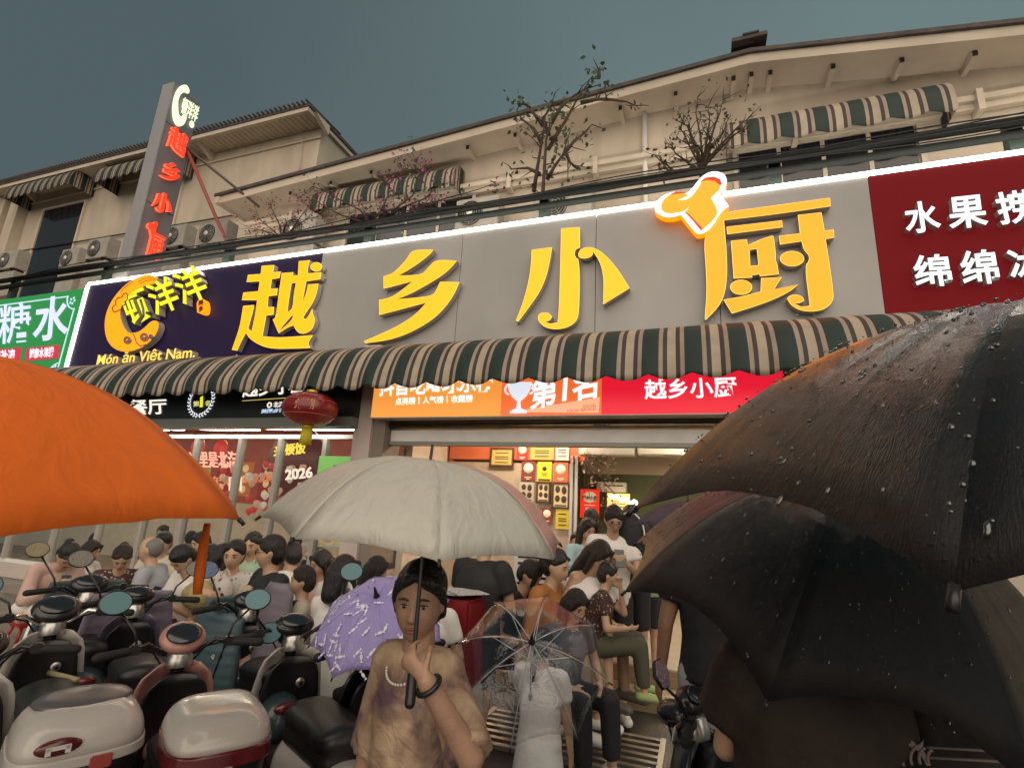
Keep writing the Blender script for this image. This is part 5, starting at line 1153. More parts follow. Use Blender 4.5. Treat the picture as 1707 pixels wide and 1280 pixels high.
c = PZ(395, 1005, 1.0); scooter(c.x-.05, c.y+.15, 150, TEAL, 'teal scooter with quilted wind apron in front of the man in glasses', 1.0, None, 1.0, None, mirrors=((-1, .26, .0),), mirm=mirmat('mirror_blue', (.45, .6, .95), .9), quilt=(.07, .11, .125))
c = PZ(30, 985, 1.0); 0 and scooter(c.x, c.y, 150, WH, 'white scooter at the far left behind the front row', 1.0, None, 1.1, None, mirrors=((-1, .2, .0),))
c = PZ(640, 1085, .95); scooter(c.x-.12, c.y+.1, 146, BLK, 'black scooter hidden behind the woman with the umbrella', .98, None, 1.0, None, chrome=True, mirrors=())
# tall grey purple quilted seat cover and wooden stick
for (px_, yt_, Yc, wd_, colc, lab_) in ((440, 968, 3.1, .165, (.17, .145, .18), 'tall grey purple quilted scooter cover standing in front of the man in glasses'), (345, 1016, 2.95, .26, (.065, .11, .125), 'wide teal quilted scooter cover below the straw bag'), (226, 984, 3.3, .17, (.18, .15, .20), 'dusky purple quilted scooter cover below the elderly man')):
 a = P(px_, 1100, Yc); t = empty('quilted_cover', (a.x, Yc, 0), lab_, 'cover')
 b = MB(); nu, nv = 10, 30; vs = []; fs = []
 zt_ = P(px_+12, yt_, Yc).z
 for i in range(nv+1):
     tt = i/nv
     for j in range(nu+1):
         q = -1+2*j/nu; w = wd_*(1-.22*tt)*(1-.5*max(0, tt-.93)*10*abs(q)); vs.append((w*q+.04*tt, -.05*(1-q*q)-.012*abs(math.sin(tt*math.pi*11))*(q > -.3), .2+(zt_-.2)*tt))
 for i in range(nv):
     for j in range(nu): k = i*(nu+1)+j; fs.append((k, k+1, k+nu+2, k+nu+1))
 b.add(vs, fs, True); o = b.build('cover', mat('cover_%d' % px_, colc, .55, bump=.15), t, fixn=False); so = o.modifiers.new('s', 'SOLIDIFY'); so.thickness = .07
 text_mb('Q', (.10, -.065, zt_-.28), (.125, -.065, zt_-.28), (.10, -.065, zt_-.25), .03, (0, .004, 0)).build('logo_mark', M_white, t)
b = MB(); b.tube([PZ(532, 1172, .62), PZ(612, 1238, .70)], .014, 8); tag(b.build('wooden_stick', mat('stick_wood', (.28, .17, .08), .5, var=.3)), 'brown wooden stick poking out beside the woman', 'stick')
b = MB(); b.tube([PZ(80, 1120, .66), PZ(128, 1133, .74)], .014, 8); tag(b.build('wooden_stick', mat('stick_tan', (.36, .3, .15), .5)), 'pale bamboo stick above the white tail box', 'stick')
# ================================================================== PEOPLE
M_skin = mat('skin', (.50, .31, .205), .45, bump=.05, bscale=60, var=.10, vscale=9); M_skin2 = mat('skin_dark', (.29, .155, .095), .45, var=.12, vscale=9)
M_hair = mat('hair_black', (.010, .008, .008), .38, bump=.6, bscale=30, stretch=(6, 6, .6)); M_hairb = mat('hair_brown', (.028, .015, .010), .42, bump=.9, bscale=34, stretch=(6, 6, .6)); M_hairc = mat('hair_dull', (.018, .014, .013), .55, bump=1, bscale=26, stretch=(5, 5, .6)); M_hairg = mat('hair_grey', (.16, .15, .14), .5, bump=.4, bscale=30, stretch=(6, 6, .6))
M_eyew = mat('eye_white', (.42, .38, .34), .3); M_iris = mat('iris', (.012, .008, .006), .15); M_brow = mat('brow', (.045, .03, .022), .7); M_lip = mat('lips', (.24, .085, .065), .45)
def head_geo(nu=36, nv=30, jaw=.30, old=0):
    vs = []; fs = []
    def gs(a, s): return math.exp(-(a/s)**2)
    for i in range(nv+1):
        th = math.pi*i/nv
        for j in range(nu):
            ph = 2*math.pi*j/nu; dx, dy, dz = math.sin(th)*math.cos(ph), math.sin(th)*math.sin(ph), math.cos(th)
            x = .072*dx; y = (.086 if dy > 0 else .098)*dy; z = .112*dz
            if z < -.01:
                t = (-.01-z)/.1; x *= 1-jaw*t**1.6; y *= (1-.42*t if dy < 0 else 1-.03*t)
                y += .014*t
            if dy > .12:
                f = 0
                for s in (-1, 1):
                    f -= .0085*gs(x-s*.030, .015)*gs(z-.004, .011)
                    f += .0035*gs(x-s*.044, .020)*gs(z+.026, .022)
                    f += .003*gs(x-s*.03, .022)*gs(z-.024, .008)
                    f += .006*gs(x-s*.011, .007)*gs(z+.033, .008)
                k = max(0, min(1, (.016-z)/.048)); 
                if z > -.045: f += (.003+.016*k)*gs(x, .0075+.005*k)*(1 if z > -.034 else max(0, 1-(-.034-z)/.009))
                if old:
                    for s in (-1, 1):
                        if -.062 < z < -.026: f -= .0022*gs(x-s*(.020+(-.026-z)*.36), .0028)
                        f -= .0016*gs(z+.010+.10*abs(x-s*.030), .0028)*gs(x-s*.032, .013)
                        f += .0022*gs(x-s*.050, .014)*gs(z+.050, .016)
                f += .0060*gs(x, .022)*gs(z+.053, .006) + .0060*gs(x, .020)*gs(z+.065, .007) - .0035*gs(x, .024)*gs(z+.059, .003)
                f += .007*gs(x, .020)*gs(z+.094, .014)
                y += f*min(1, (dy-.12)*3)
            vs.append(Vector((x, y, z)))
    for i in range(nv):
        for j in range(nu): j2 = (j+1) % nu; fs.append((i*nu+j, (i+1)*nu+j, (i+1)*nu+j2, i*nu+j2))
    return vs, fs
def ik(s, w, l1, l2, pole):
    d = w-s; L = min(d.length, (l1+l2)*.995); dn = d.normalized(); w = s+dn*L
    a = (l1*l1-l2*l2+L*L)/(2*L); h = math.sqrt(max(0, l1*l1-a*a)); p = pole-dn*pole.dot(dn)
    return s+dn*a+(p.normalized() if p.length > 1e-4 else Vector((0, 0, -1)))*h, w
def add_hand(mb, wr, d, pn, side, s=1.0, curl=.5, n=7):
    """palm + four fingers + thumb; d = hand direction, pn = palm normal (fingers curl towards it)"""
    d = d.normalized(); pn = (pn-d*pn.dot(d)).normalized(); a = d.cross(pn)*side
    mb.capsule(wr, wr+d*.075*s, .023*s, .030*s, 10, .62, pn)
    for i, (o, L) in enumerate(((-.027, .070), (-.009, .080), (.009, .075), (.026, .058))):
        b0 = wr+d*.082*s+a*(-o)*s; dirn = d; p = b0
        for q, f in enumerate((.45, .32, .26)):
            dirn = (dirn*math.cos(curl*(.5+q*.28))+pn*math.sin(curl*(.5+q*.28))).normalized(); e = p+dirn*L*f*s
            mb.capsule(p, e, (.0095-.001*q)*s, (.0088-.001*q)*s, n); p = e
    t0 = wr+d*.025*s+a*.022*s; t1 = t0+(d*.5+a*.75+pn*.25).normalized()*.040*s; t2 = t1+(d*.9+a*.1+pn*.5*curl*2).normalized()*.032*s
    mb.capsule(t0, t1, .013*s, .0105*s, n); mb.capsule(t1, t2, .0105*s, .009*s, n)
def person(head, label, heading, sit=True, s=None, lean=0, hp=0, hy=0, roll=0, hands='lap', top='tee', topm=None, bot='shorts', botm=None, hair='short', hairm=None, skin=None, face=True, glasses=False, floor=0, vox=.013, elder=False, sleeve=.6, loose=0, shoes=True, fat=1.0, group=None, legs=True, kn=None, lp=None, phone=False, fem=False, extra=None, seat=None, feet=None, bag=None, world=None, hw=1.0, shw=None, hs=1.0):
    skin = skin or M_skin; L = R(lean)
    zp = .42 if sit else .92
    d = Vector((0, math.sin(L), math.cos(L))); nrm = Vector((0, math.cos(L), -math.sin(L)))
    pel = Vector((0, 0, zp)); waist = pel+d*.14; chest = pel+d*.33; nb = pel+d*.46; 
    sh = [pel+d*.425+Vector((sx*.158*(shw or fat), 0, 0)) for sx in (-1, 1)]
    hd = Vector((math.sin(R(roll)), math.sin(L+R(hp)*.5), math.cos(L+R(hp)*.5))).normalized(); hc = nb+hd*.155+Vector((0, .012, 0))
    Hm = (Matrix.Rotation(R(hy), 4, 'Z') @ Matrix.Rotation(-L*.8-R(hp), 4, 'X') @ Matrix.Rotation(R(roll), 4, 'Y'))
    if s is None: s = max(.55, min(1.22, (head[2]-floor)/hc.z))
    rz = R(heading-90); rot = Matrix.Rotation(rz, 4, 'Z')
    base = Vector(head)-(rot @ (hc*s)); 
    root = empty('person', base, label, 'person', group, rz=rz); root.scale = (s, s, s)
    b = MB()
    b.capsule(pel, waist, .118*fat, .100*fat, 14, 1.28, (1, 0, 0)); b.capsule(waist, chest, .100*fat, .112*fat, 14, 1.32, (1, 0, 0)); b.capsule(chest, nb-d*.05, .108*fat, .070, 14, 1.3, (1, 0, 0))
    b.capsule(sh[0], sh[1], .052, .052, 12); b.capsule(nb-d*.05, hc-Vector((0, .012, .05)), .056, .048, 12)
    # legs
    kn = kn or ([Vector((sx*.12, .41, .45)) for sx in (-1, 1)] if sit else [Vector((sx*.09, .03, .48)) for sx in (-1, 1)])
    ft = feet or ([Vector((sx*.12, .44, .08)) for sx in (-1, 1)] if sit else [Vector((sx*.09, 0, .08)) for sx in (-1, 1)])
    for i, sx in enumerate((-1, 1)):
        if not legs: break
        hp_ = pel+Vector((sx*.085, 0, -.03)); b.capsule(hp_, kn[i], .082*fat, .054, 12); b.capsule(kn[i], ft[i], .052, .033, 12)
        b.capsule(ft[i]+Vector((0, -.02, -.035)), ft[i]+Vector((sx*.01, .13, -.052)), .032, .026, 10, 1.25, (1, 0, 0))
    # arms
    tgt = {'lap': [Vector((-.13, .30, zp+.10)), Vector((.13, .30, zp+.10))], 'phone': [chest+Vector((-.06, .27, -.06)), chest+Vector((.07, .25, -.06))], 'down': [Vector((-.25, .02, zp-.10)), Vector((.25, .02, zp-.10))],
           'chin': [hc+Vector((-.03, .12, -.13)), Vector((.10, .30, zp+.16))], 'one': [chest+Vector((-.02, .26, -.02)), Vector((.22, .10, zp+.0))], 'read': [chest+Vector((-.12, .30, -.02)), chest+Vector((.12, .30, -.02))], 'fan': [Vector((-.16, .26, zp+.22)), Vector((.20, .18, zp+.12))]}[hands if isinstance(hands, str) else 'lap']
    if not isinstance(hands, str): tgt = [Vector(h) for h in hands]
    if world:
        for k_, w_ in world.items(): tgt[k_] = (rot.inverted() @ (Vector(w_)-base))/s
    el = []; wr = []
    for i, sx in enumerate((-1, 1)):
        pole = (lp[i] if lp else Vector((sx*.7, -.5, -.9))); e, w = ik(sh[i], tgt[i], .265, .235, pole); el.append(e); wr.append(w)
        b.capsule(sh[i], e, .047*fat, .037, 12); b.capsule(e, w, .037, .025, 12)
        hd_ = (w-e).normalized(); pn = Vector((-sx, .2, .4)) if (isinstance(hands, str) and hands in ('phone', 'read', 'one', 'chin')) else Vector((-sx*.8, .3, -.6))
        if extra and 'grip' in extra and i == extra['grip'][0]: hd_, pn, cu = extra['grip'][1], extra['grip'][2], extra['grip'][3]
        else: cu = .55
        add_hand(b, w, hd_, pn, sx, hs, cu)
    vs, fs = head_geo(84 if vox < .009 else 32, 80 if vox < .009 else 26, .18 if vox < .009 else .30, vox < .009); T = Matrix.Translation(hc) @ Hm
    vs = [Vector((v.x*hw, v.y, v.z)) for v in vs]
    b.add([T @ v for v in vs], fs, True)
    for sx in (-1, 1): b.ball(T @ Vector((sx*.073*hw, -.006, -.002)), (.010, .018, .030), 10, 8, Hm.to_3x3())
    remesh(b, vox/s, 'body', skin, root, 1 if vox < .009 else 2)
    # clothes
    cv = .012/s if vox < .009 else .017/s
    g_ = .014+loose
    if top:
        c = MB(); hem = pel-d*(.06 if top != 'crop' else -.10)
        if top == 'dress' or top == 'tunic':
            c.capsule(pel-d*(.30 if not sit else .04), waist, (.155 if not sit else .14)*fat+loose, .108*fat+g_, 16, 1.28, (1, 0, 0), c0=False)
        else: c.capsule(hem, waist, .122*fat+g_, .104*fat+g_, 14, 1.28, (1, 0, 0), c0=False)
        c.capsule(waist, chest, .104*fat+g_, .114*fat+g_, 14, 1.32, (1, 0, 0)); c.capsule(chest, nb-d*.065, .110*fat+g_, .062+g_*.5, 14, 1.3, (1, 0, 0), c1=False)
        sw = {'tank': 0}.get(top, sleeve)
        if sw: c.capsule(sh[0]*.96+nb*.04, sh[1]*.96+nb*.04, .054+g_*.6, .054+g_*.6, 12)
        for i in range(2):
            if not sw: continue
            if sw <= 1: e = sh[i].lerp(el[i], sw); c.capsule(sh[i], e, .050*fat+g_, .047*fat+g_*1.3, 12, c1=False)
            else: c.capsule(sh[i], el[i], .050*fat+g_, .043+g_, 12); e = el[i].lerp(wr[i], sw-1); c.capsule(el[i], e, .043+g_, .031+g_, 12, c1=False)
        remesh(c, cv, 'top', topm or M_white, root, 3)
    if bot and legs:
        c = MB(); gg = .014
        if bot == 'skirt':
            if sit:
                c.capsule(pel, waist, .128*fat, .110*fat, 14, 1.28, (1, 0, 0)); m0 = (kn[0]+kn[1])/2; c.capsule(pel-Vector((0, 0, .0)), m0, .12, .10, 14, 1.75, (1, 0, 0)); c.capsule(m0, (ft[0]+ft[1])/2+Vector((0, 0, .12)), .10, .13, 14, 1.7, (1, 0, 0), c1=False)
            else:
                c.capsule(pel, waist, .135*fat, .110*fat, 14, 1.28, (1, 0, 0)); c.tube([pel, pel-Vector((0, 0, .3)), pel-Vector((0, 0, .75))], [.14, .18, .26], 18, True, 1.15, (1, 0, 0))
        else:
            c.capsule(pel, pel+d*.10, .126*fat, .116*fat, 14, 1.28, (1, 0, 0))
            for i, sx in enumerate((-1, 1)):
                hp_ = pel+Vector((sx*.085, 0, -.03))
                if bot == 'shorts': c.capsule(hp_, hp_.lerp(kn[i], .82), .098*fat, .084, 12, c1=False)
                else: c.capsule(hp_, kn[i], .098*fat, .074, 12); c.capsule(kn[i], kn[i].lerp(ft[i], .92), .074, .062, 12, c1=False)
        remesh(c, cv, {'shorts': 'shorts', 'pants': 'trousers', 'skirt': 'skirt'}[bot], botm or M_blkcloth, root, 3)
    if shoes and legs:
        for i, sx in enumerate((-1, 1)):
            c = MB(); c.capsule(ft[i]+Vector((0, -.035, -.04)), ft[i]+Vector((sx*.01, .15, -.048)), .040, .032, 12, 1.25, (1, 0, 0)); c.build('shoe', shoes if not isinstance(shoes, bool) else M_white, root)
    # hair
    hm_ = hairm or (M_hair, M_hair, M_hairb, M_hair, M_hairc)[int(abs(head[0]*97)) % 5]
    if hair:
        h = MB(); K = T
        def hb(c, r): h.ball(K @ Vector(c), r, 20, 14, Hm.to_3x3())
        def hcap(a, b_, r0, r1, w=1): h.capsule(K @ Vector(a), K @ Vector(b_), r0, r1, 12, w, (K.to_3x3() @ Vector((1, 0, 0))))
        if hair == 'thin': hb((0, -.026, .012), (.079, .088, .090))
        else:
            if hair not in ('bun', 'tail'): hb((0, -.014, .030), (.083, .094, .096))
            hb((0, -.04, -.01), (.078, .072, .085))
        if hair == 'short':
            for q in range(9): hb((-.05+.0125*q, .055-.0012*(q-4)**2*2, .078-.002*abs(q-4)), (.018, .026, .022))
        if hair in ('long', 'bob'):
            e = -.30 if hair == 'long' else -.13
            hcap((0, -.055, .0), (0, -.085, e), .070, .050, 1.35)
            for sx in (-1, 1): hcap((sx*.070, .005, .03), (sx*.080, .01, e*.75), .024, .020); hcap((sx*.05, .060, .075), (sx*.074, .04, .0), .018, .016)
        if hair in ('bun', 'tail'):
            for sx in (-1, 1): hcap((sx*.03, .066, .075), (sx*.076, .01, .03), .014, .014)
            hb((0, -.024, .040), (.084*hw, .095, .092))
            if vox < .009:
                for sx in (-1, 1):
                    hcap((sx*.012, .058, .088), (sx*.058, .040, .064), .016, .017); hcap((sx*.058, .040, .064), (sx*.075, .004, .014), .016, .014); hcap((sx*.075, .004, .014), (sx*.070, -.03, -.040), .014, .017)
            if hair == 'bun': hb((0, -.115, .045), (.042, .042, .045))
            else: hcap((0, -.11, .04), (0, -.15, -.20), .034, .018)
        n0 = len(h.v)
        h.v = [v+Vector((noise.noise(v*38), noise.noise(v*38+Vector((5, 5, 5))), noise.noise(v*38+Vector((9, 1, 4)))))*.0035 for v in h.v]
        remesh(h, (.007 if vox < .009 else .012)/s, 'hair', hm_, root, 1)
    if face:
        f3 = Hm.to_3x3()
        for sx in (-1, 1):
            e = MB(); e.ball(T @ Vector((sx*.030, .0735, .004)), (.0125, .006, .0052), 14, 8, f3); eo = e.build('eye', M_eyew, root)
            e = MB(); e.ball(T @ Vector((sx*.030-.001, .0785, .004)), (.0056, .0022, .0050), 12, 8, f3); e.build('iris', M_iris, eo)
            e = MB(); e.tube([T @ Vector((sx*.016, .0775, .0085)), T @ Vector((sx*.030, .0795, .0108)), T @ Vector((sx*.044, .0720, .0075))], [.0016, .0022, .0012], 5); e.build('eyelid', M_brow, eo)
            e = MB(); e.tube([T @ Vector((sx*.014, .0855, .024)), T @ Vector((sx*.030, .0835, .0285)), T @ Vector((sx*.048, .0715, .023))], [.0020, .0028, .0012], 6, wide=1.4, axis=(0, 0, 1)); e.build('eyebrow', M_brow, root)
        e = MB(); e.ball(T @ Vector((0, .0905, -.0545)), (.021, .0045, .0042), 14, 6, f3); e.ball(T @ Vector((0, .0905, -.0635)), (.017, .0045, .0046), 14, 6, f3); e.build('lips', M_lip, root)
    if glasses:
        e = MB()
        for sx in (-1, 1): e.tube([T @ Vector((sx*.031+.021*math.cos(a), .094, .003+.016*math.sin(a))) for a in [R(q) for q in range(0, 361, 30)]], .0016, 5); e.tube([T @ Vector((sx*.052, .092, .006)), T @ Vector((sx*.074, -.005, .010))], .0016, 5)
        e.tube([T @ Vector((-.01, .095, .006)), T @ Vector((.01, .095, .006))], .0016, 5); e.build('glasses', M_black, root)
    if phone:
        c = (wr[0]+wr[1])/2+Vector((0, .07, .05)); ph = MB(); ph.cbox((0, 0, 0), (.075, .009, .15), Matrix.Rotation(R(35), 3, 'X')); w = root.matrix_basis
        po = ph.build('phone', M_blk_gloss); po.matrix_world = Matrix.Translation(base) @ rot @ Matrix.Scale(s, 4) @ Matrix.Translation(c); tag(po, 'dark phone held by ' + phone, 'phone')
    if seat:
        st_ = empty('stool', base+(rot @ Vector((0, -.03, 0)))*s, {'stool_red': 'red', 'stool_blue': 'blue', 'stool_white': 'white'}[seat.name] + ' plastic stool under the ' + ' '.join(label.split()[:10]).rstrip(' ,'), 'stool', None, rz=rz)
        hgt_ = (zp-.13)*s+base.z
        q = MB(); q.cbox((0, 0, hgt_-base.z-.02), (.32, .30, .035)); q.build('seat', seat, st_, bevel=.01)
        for sx in (-1, 1):
            for sy in (-1, 1): q = MB(); q.tube([(sx*.12, sy*.11, hgt_-base.z-.04), (sx*.15, sy*.14, -base.z+.004)], .018, 6); q.build('leg', seat, st_)
    return root, T, hc, sh, el, wr, s
M_blkcloth = mat('cloth_black', (.016, .015, .018), .75, bump=.2, bscale=20)
def cloth(name, col, var=.08, bump=.35, bs=14): return mat(name, col, .75, bump=bump, bscale=bs, var=var, vscale=7)
M_cw_ = cloth('cloth_white', (.74, .70, .65)); M_cpink = cloth('cloth_pink', (.54, .36, .31)); M_cblue = cloth('cloth_lightblue', (.42, .58, .62)); M_cgrey = cloth('cloth_greyblue', (.33, .34, .39)); M_corg = cloth('cloth_orange', (.36, .14, .03)); M_ctan = cloth('cloth_tan', (.34, .24, .15)); M_cgreen = cloth('cloth_green', (.22, .32, .19)); M_cbrown = cloth('cloth_brown', (.022, .013, .009)); M_cdark = cloth('cloth_umber', (.013, .009, .007))
def floral(name, c0, c1, sc, pos=.28):
    m = bpy.data.materials.new(name); m.use_nodes = True; n = m.node_tree; b = n.nodes['Principled BSDF']; t = n.nodes.new('ShaderNodeTexCoord'); v = n.nodes.new('ShaderNodeTexVoronoi'); v.inputs['Scale'].default_value = sc
    r_ = n.nodes.new('ShaderNodeValToRGB'); r_.color_ramp.elements[0].position = pos-.06; r_.color_ramp.elements[1].position = pos+.06; r_.color_ramp.elements[0].color = (*c1, 1); r_.color_ramp.elements[1].color = (*c0, 1)
    n.links.new(t.outputs['Object'], v.inputs['Vector']); n.links.new(v.outputs['Distance'], r_.inputs[0]); n.links.new(r_.outputs[0], b.inputs['Base Color']); b.inputs['Roughness'].default_value = .8
    return m
M_flo = floral('cloth_floral', (.05, .022, .022), (.42, .30, .22), 32); M_flo2 = floral('cloth_floral_red', (.04, .02, .025), (.4, .08, .08), 22, .35)
# camouflage-like cloudy blouse of the foreground woman
def cloudy(name, c0, c1, c2, sc):
    m = bpy.data.materials.new(name); m.use_nodes = True; n = m.node_tree; b = n.nodes['Principled BSDF']; t = n.nodes.new('ShaderNodeTexCoord'); v = n.nodes.new('ShaderNodeTexNoise'); v.inputs['Scale'].default_value = sc; v.inputs['Detail'].default_value = 6; v.inputs['Distortion'].default_value = .6
    r_ = n.nodes.new('ShaderNodeValToRGB'); e = r_.color_ramp.elements; e[0].position = .34; e[1].position = .66; e[0].color = (*c0, 1); e[1].color = (*c2, 1); q = e.new(.5); q.color = (*c1, 1)
    f = n.nodes.new('ShaderNodeTexNoise'); f.inputs['Scale'].default_value = 240; bp = n.nodes.new('ShaderNodeBump'); bp.inputs['Strength'].default_value = .35; bp.inputs['Distance'].default_value = .003
    n.links.new(t.outputs['Object'], v.inputs['Vector']); n.links.new(v.outputs['Fac'], r_.inputs[0]); n.links.new(r_.outputs[0], b.inputs['Base Color']); b.inputs['Roughness'].default_value = .6
    w = n.nodes.new('ShaderNodeTexNoise'); w.inputs['Scale'].default_value = 9; w.inputs['Distortion'].default_value = 2; b2 = n.nodes.new('ShaderNodeBump'); b2.inputs['Strength'].default_value = .6; b2.inputs['Distance'].default_value = .02
    n.links.new(t.outputs['Object'], f.inputs['Vector']); n.links.new(t.outputs['Object'], w.inputs['Vector']); n.links.new(w.outputs['Fac'], b2.inputs['Height']); n.links.new(f.outputs['Fac'], bp.inputs['Height']); n.links.new(b2.outputs[0], bp.inputs['Normal']); n.links.new(bp.outputs[0], b.inputs['Normal'])
    return m
M_blouse = cloudy('blouse_cloudy', (.12, .07, .085), (.34, .225, .15), (.52, .38, .25), 8)
RED = mat('stool_red', (.35, .02, .02), .35); BLU = mat('stool_blue', (.05, .14, .3), .35); WHT = mat('stool_white', (.6, .58, .55), .35)
# ---- the woman in front
hf = P(699, 1003, 1.36)
# her frame: she faces the camera, turned slightly to the left of the picture
fw = person(hf, 'older woman in a mottled brown blouse gripping the shaft of the silver umbrella', -96, sit=False, s=.87, hp=5, hy=22, hair='bun', face=True, vox=.0052, top='tunic', topm=M_blouse, bot='pants', botm=M_blkcloth, skin=mat('skin_warm', (.40, .235, .155), .5, bump=.12, bscale=110, var=.16, vscale=16), sleeve=1.0, loose=.012, fat=.70, shw=.62, hw=1.0, hs=.86, world={0: hand_fg+Vector((.050, -.0235, -.042))},
            hands=[(-.05, .2, 1.2), (.20, .04, .76)], lp=[Vector((-.75, .0, -1)), Vector((.3, -.5, -.6))], extra={'grip': (0, Vector((.75, .10, .60)), Vector((0, -1, 0)), 1.6)})
root, T, hc, sh, el, wr, s = fw
b = MB(); pts = []
for i in range(52):
    a = math.pi*2*i/52
    pts.append(Vector((.078*math.cos(a), .020+.085*math.sin(a), hc.z-.160-.055*max(0, math.sin(a))**1.2)))
for p in pts:
    b.ball(p, .0042, 8, 6)
b.build('pearl_necklace', mat('pearl', (.75, .68, .58), .2), root)
dv = (wr[0]-el[0]).normalized(); cpt = wr[0]-dv*.012; uu = dv.orthogonal().normalized(); vv = dv.cross(uu)
b = MB(); b.tube([cpt+(uu*math.cos(a)+vv*math.sin(a))*.031 for a in [R(q) for q in range(0, 361, 20)]], .007, 8); b.build('wrist_band', M_black, root)
# ---- seated row at the left (small figures)
bg = 'people waiting on stools before the restaurant windows'
person(P(112, 926, 4.19), 'woman in pale pink shirt bent over her phone, leftmost of the seated row', -10, lean=30, hp=35, hands='phone', topm=M_cpink, sleeve=1.6, bot='skirt', botm=M_cw_, hair='bun', phone='the bent woman in pale pink', group=bg, seat=RED, floor=0, s=1.19)
person(P(203, 930, 4.19), 'woman in dark floral blouse looking down beside the man in grey', -35, lean=12, hp=32, hands='fan', topm=M_flo, bot='pants', botm=M_ctan, hair='bun', group=bg, seat=BLU, s=1.11)
person(P(250, 916, 4.19), 'elderly balding man in grey shirt with shoulder strap looking left', -150, lean=14, hp=-2, hands='lap', topm=M_cgrey, bot='shorts', botm=M_ctan, hair='thin', hairm=M_hairg, skin=M_skin, group=bg, seat=RED, sleeve=.9, s=1.19)
person(P(305, 931, 3.72), 'young man in white shirt with black fringe looking down at a phone', -95, lean=16, hp=34, hands='phone', topm=M_cw_, botm=M_blkcloth, phone='the seated young man with the black fringe', group=bg, seat=BLU, sleeve=.8, s=1.10)
person(P(350, 928, 4.19), 'man in white shirt partly hidden by the orange strap', -60, lean=8, hp=15, hands='lap', topm=M_cw_, botm=M_cgrey, group=bg, seat=RED, s=1.06, hair='short')
person(P(372, 930, 3.91), 'dark haired person turned away behind the orange strap', 60, lean=5, hp=5, topm=M_cpink, hair='bob', face=False, group=bg, seat=BLU, s=1.08)
person(P(390, 926, 3.81), 'round faced woman in pale patterned shirt looking at the camera', -62, lean=4, hp=6, hands='one', topm=floral('cloth_pattern', (.5, .46, .42), (.1, .06, .1), 26, .2), bot='pants', botm=M_cw_, hair='bun', group=bg, seat=RED, s=1.09)
gm = person(P(451, 920, 3.55), 'large man in glasses wearing a white shirt with black sleeves', -120, lean=4, hp=2, hy=-20, hands='lap', topm=M_blkcloth, bot='shorts', botm=M_cgrey, glasses=True, group=bg, seat=BLU, fat=1.18, s=1.16, sleeve=.85)
root, T, hc, sh, el, wr, s = gm
b = MB(); b.ball((0, .088, .68), (.10, .07, .17), 20, 14); b.build('shirt_front', M_cw_, root)
person(P(504, 968, 3.35), 'small boy in cream polo shirt smiling to the left', -140, lean=2, hp=0, topm=cloth('cloth_cream', (.5, .45, .36)), hair='short', group=bg, seat=RED, s=0.91)
person(P(574, 957, 3.26), 'dark haired woman seen from behind in a white perforated chair', 80, lean=0, hp=5, face=False, hair='bob', topm=M_cw_, group=bg, s=1.10, floor=0)
person(P(628, 950, 3.6), 'long black haired woman standing behind the lilac umbrella', 50, sit=False, lean=4, hp=12, hair='long', face=False, topm=M_blkcloth, bot='pants', s=.86)
person(P(722, 975, 3.4), 'person in white shirt hidden behind the woman with the umbrella', 90, lean=6, hp=5, hair='short', face=False, topm=M_cw_, s=.98)
for (px, py, Y, hd_, lb_, tm, hr, kw) in (
    (152, 918, 4.75, 20, 'thin woman in a white shirt between the woman in pink and the floral blouse', M_cw_, 'bob', {}),
    (272, 905, 4.7, -60, 'man in a cream shirt seated behind the young man with the fringe', cloth('cloth_cream2', (.6, .53, .42)), 'short', {}),
    (334, 905, 4.75, -100, 'short haired boy in a white shirt peeking over the straw bag', M_cw_, 'short', {}),
    (420, 908, 4.6, -70, 'woman in a pale green shirt squeezed in beside the man in glasses', cloth('cloth_mint', (.36, .50, .36)), 'tail', {}),
    (486, 925, 4.4, 160, 'person in a white shirt right behind the man in glasses', M_cw_, 'short', {}),
    (535, 940, 4.3, -110, 'girl in a light pink shirt between the boy and the plastic chair', M_cpink, 'bob', {})):
    person(P(px, py, Y), lb_, hd_, lean=6, hp=10, topm=tm, hair=hr, s=1.08, sleeve=.8, group=bg, seat=WHT)
# perforated chair
c0 = P(568, 1010, 3.25); t = empty('plastic_chair', (c0.x, 3.25, 0), 'white plastic chair with finely slotted backrest', 'chair', rz=R(-12))
b = MB(); vs = []; fs = []; zt2 = P(575, 965, 3.25).z; nu = 12
for i in range(11):
    tt = i/10
    for j in range(nu+1): q = -1+2*j/nu; w = .23*(1-.28*tt**3); vs.append((w*q, -.06*(1-q*q)*-1-.08*tt, .42+(zt2-.42)*tt*(1-.05*q*q)))
for i in range(10):
    for j in range(nu): a = i*(nu+1)+j; fs.append((a, a+1, a+nu+2, a+nu+1))
b.add(vs, fs, True); M_pl = mat('plastic_white', (.62, .60, .56), .4); o = b.build('backrest', M_pl, t, fixn=False); so = o.modifiers.new('s', 'SOLIDIFY'); so.thickness = .012
b = MB()
for r_ in range(15):
    for q in range(9): 
        z = zt2-.05-r_*.018; b.cbox((-.12+q*.03, -.025-.012, z), (.017, .03, .007))
b.build('slots', mat('slot_shadow', (.12, .11, .1), .6), o, kind='stuff')
b = MB(); b.cbox((0, .22, .43), (.44, .42, .03)); b.build('seat', M_pl, t, bevel=.01)
for sx in (-1, 1):
    for sy in (.05, .40): b = MB(); b.tube([(sx*.19, sy, .42), (sx*.22, sy+(.03 if sy > .2 else -.03), 0.004)], .018, 8); b.build('leg', M_pl, t)
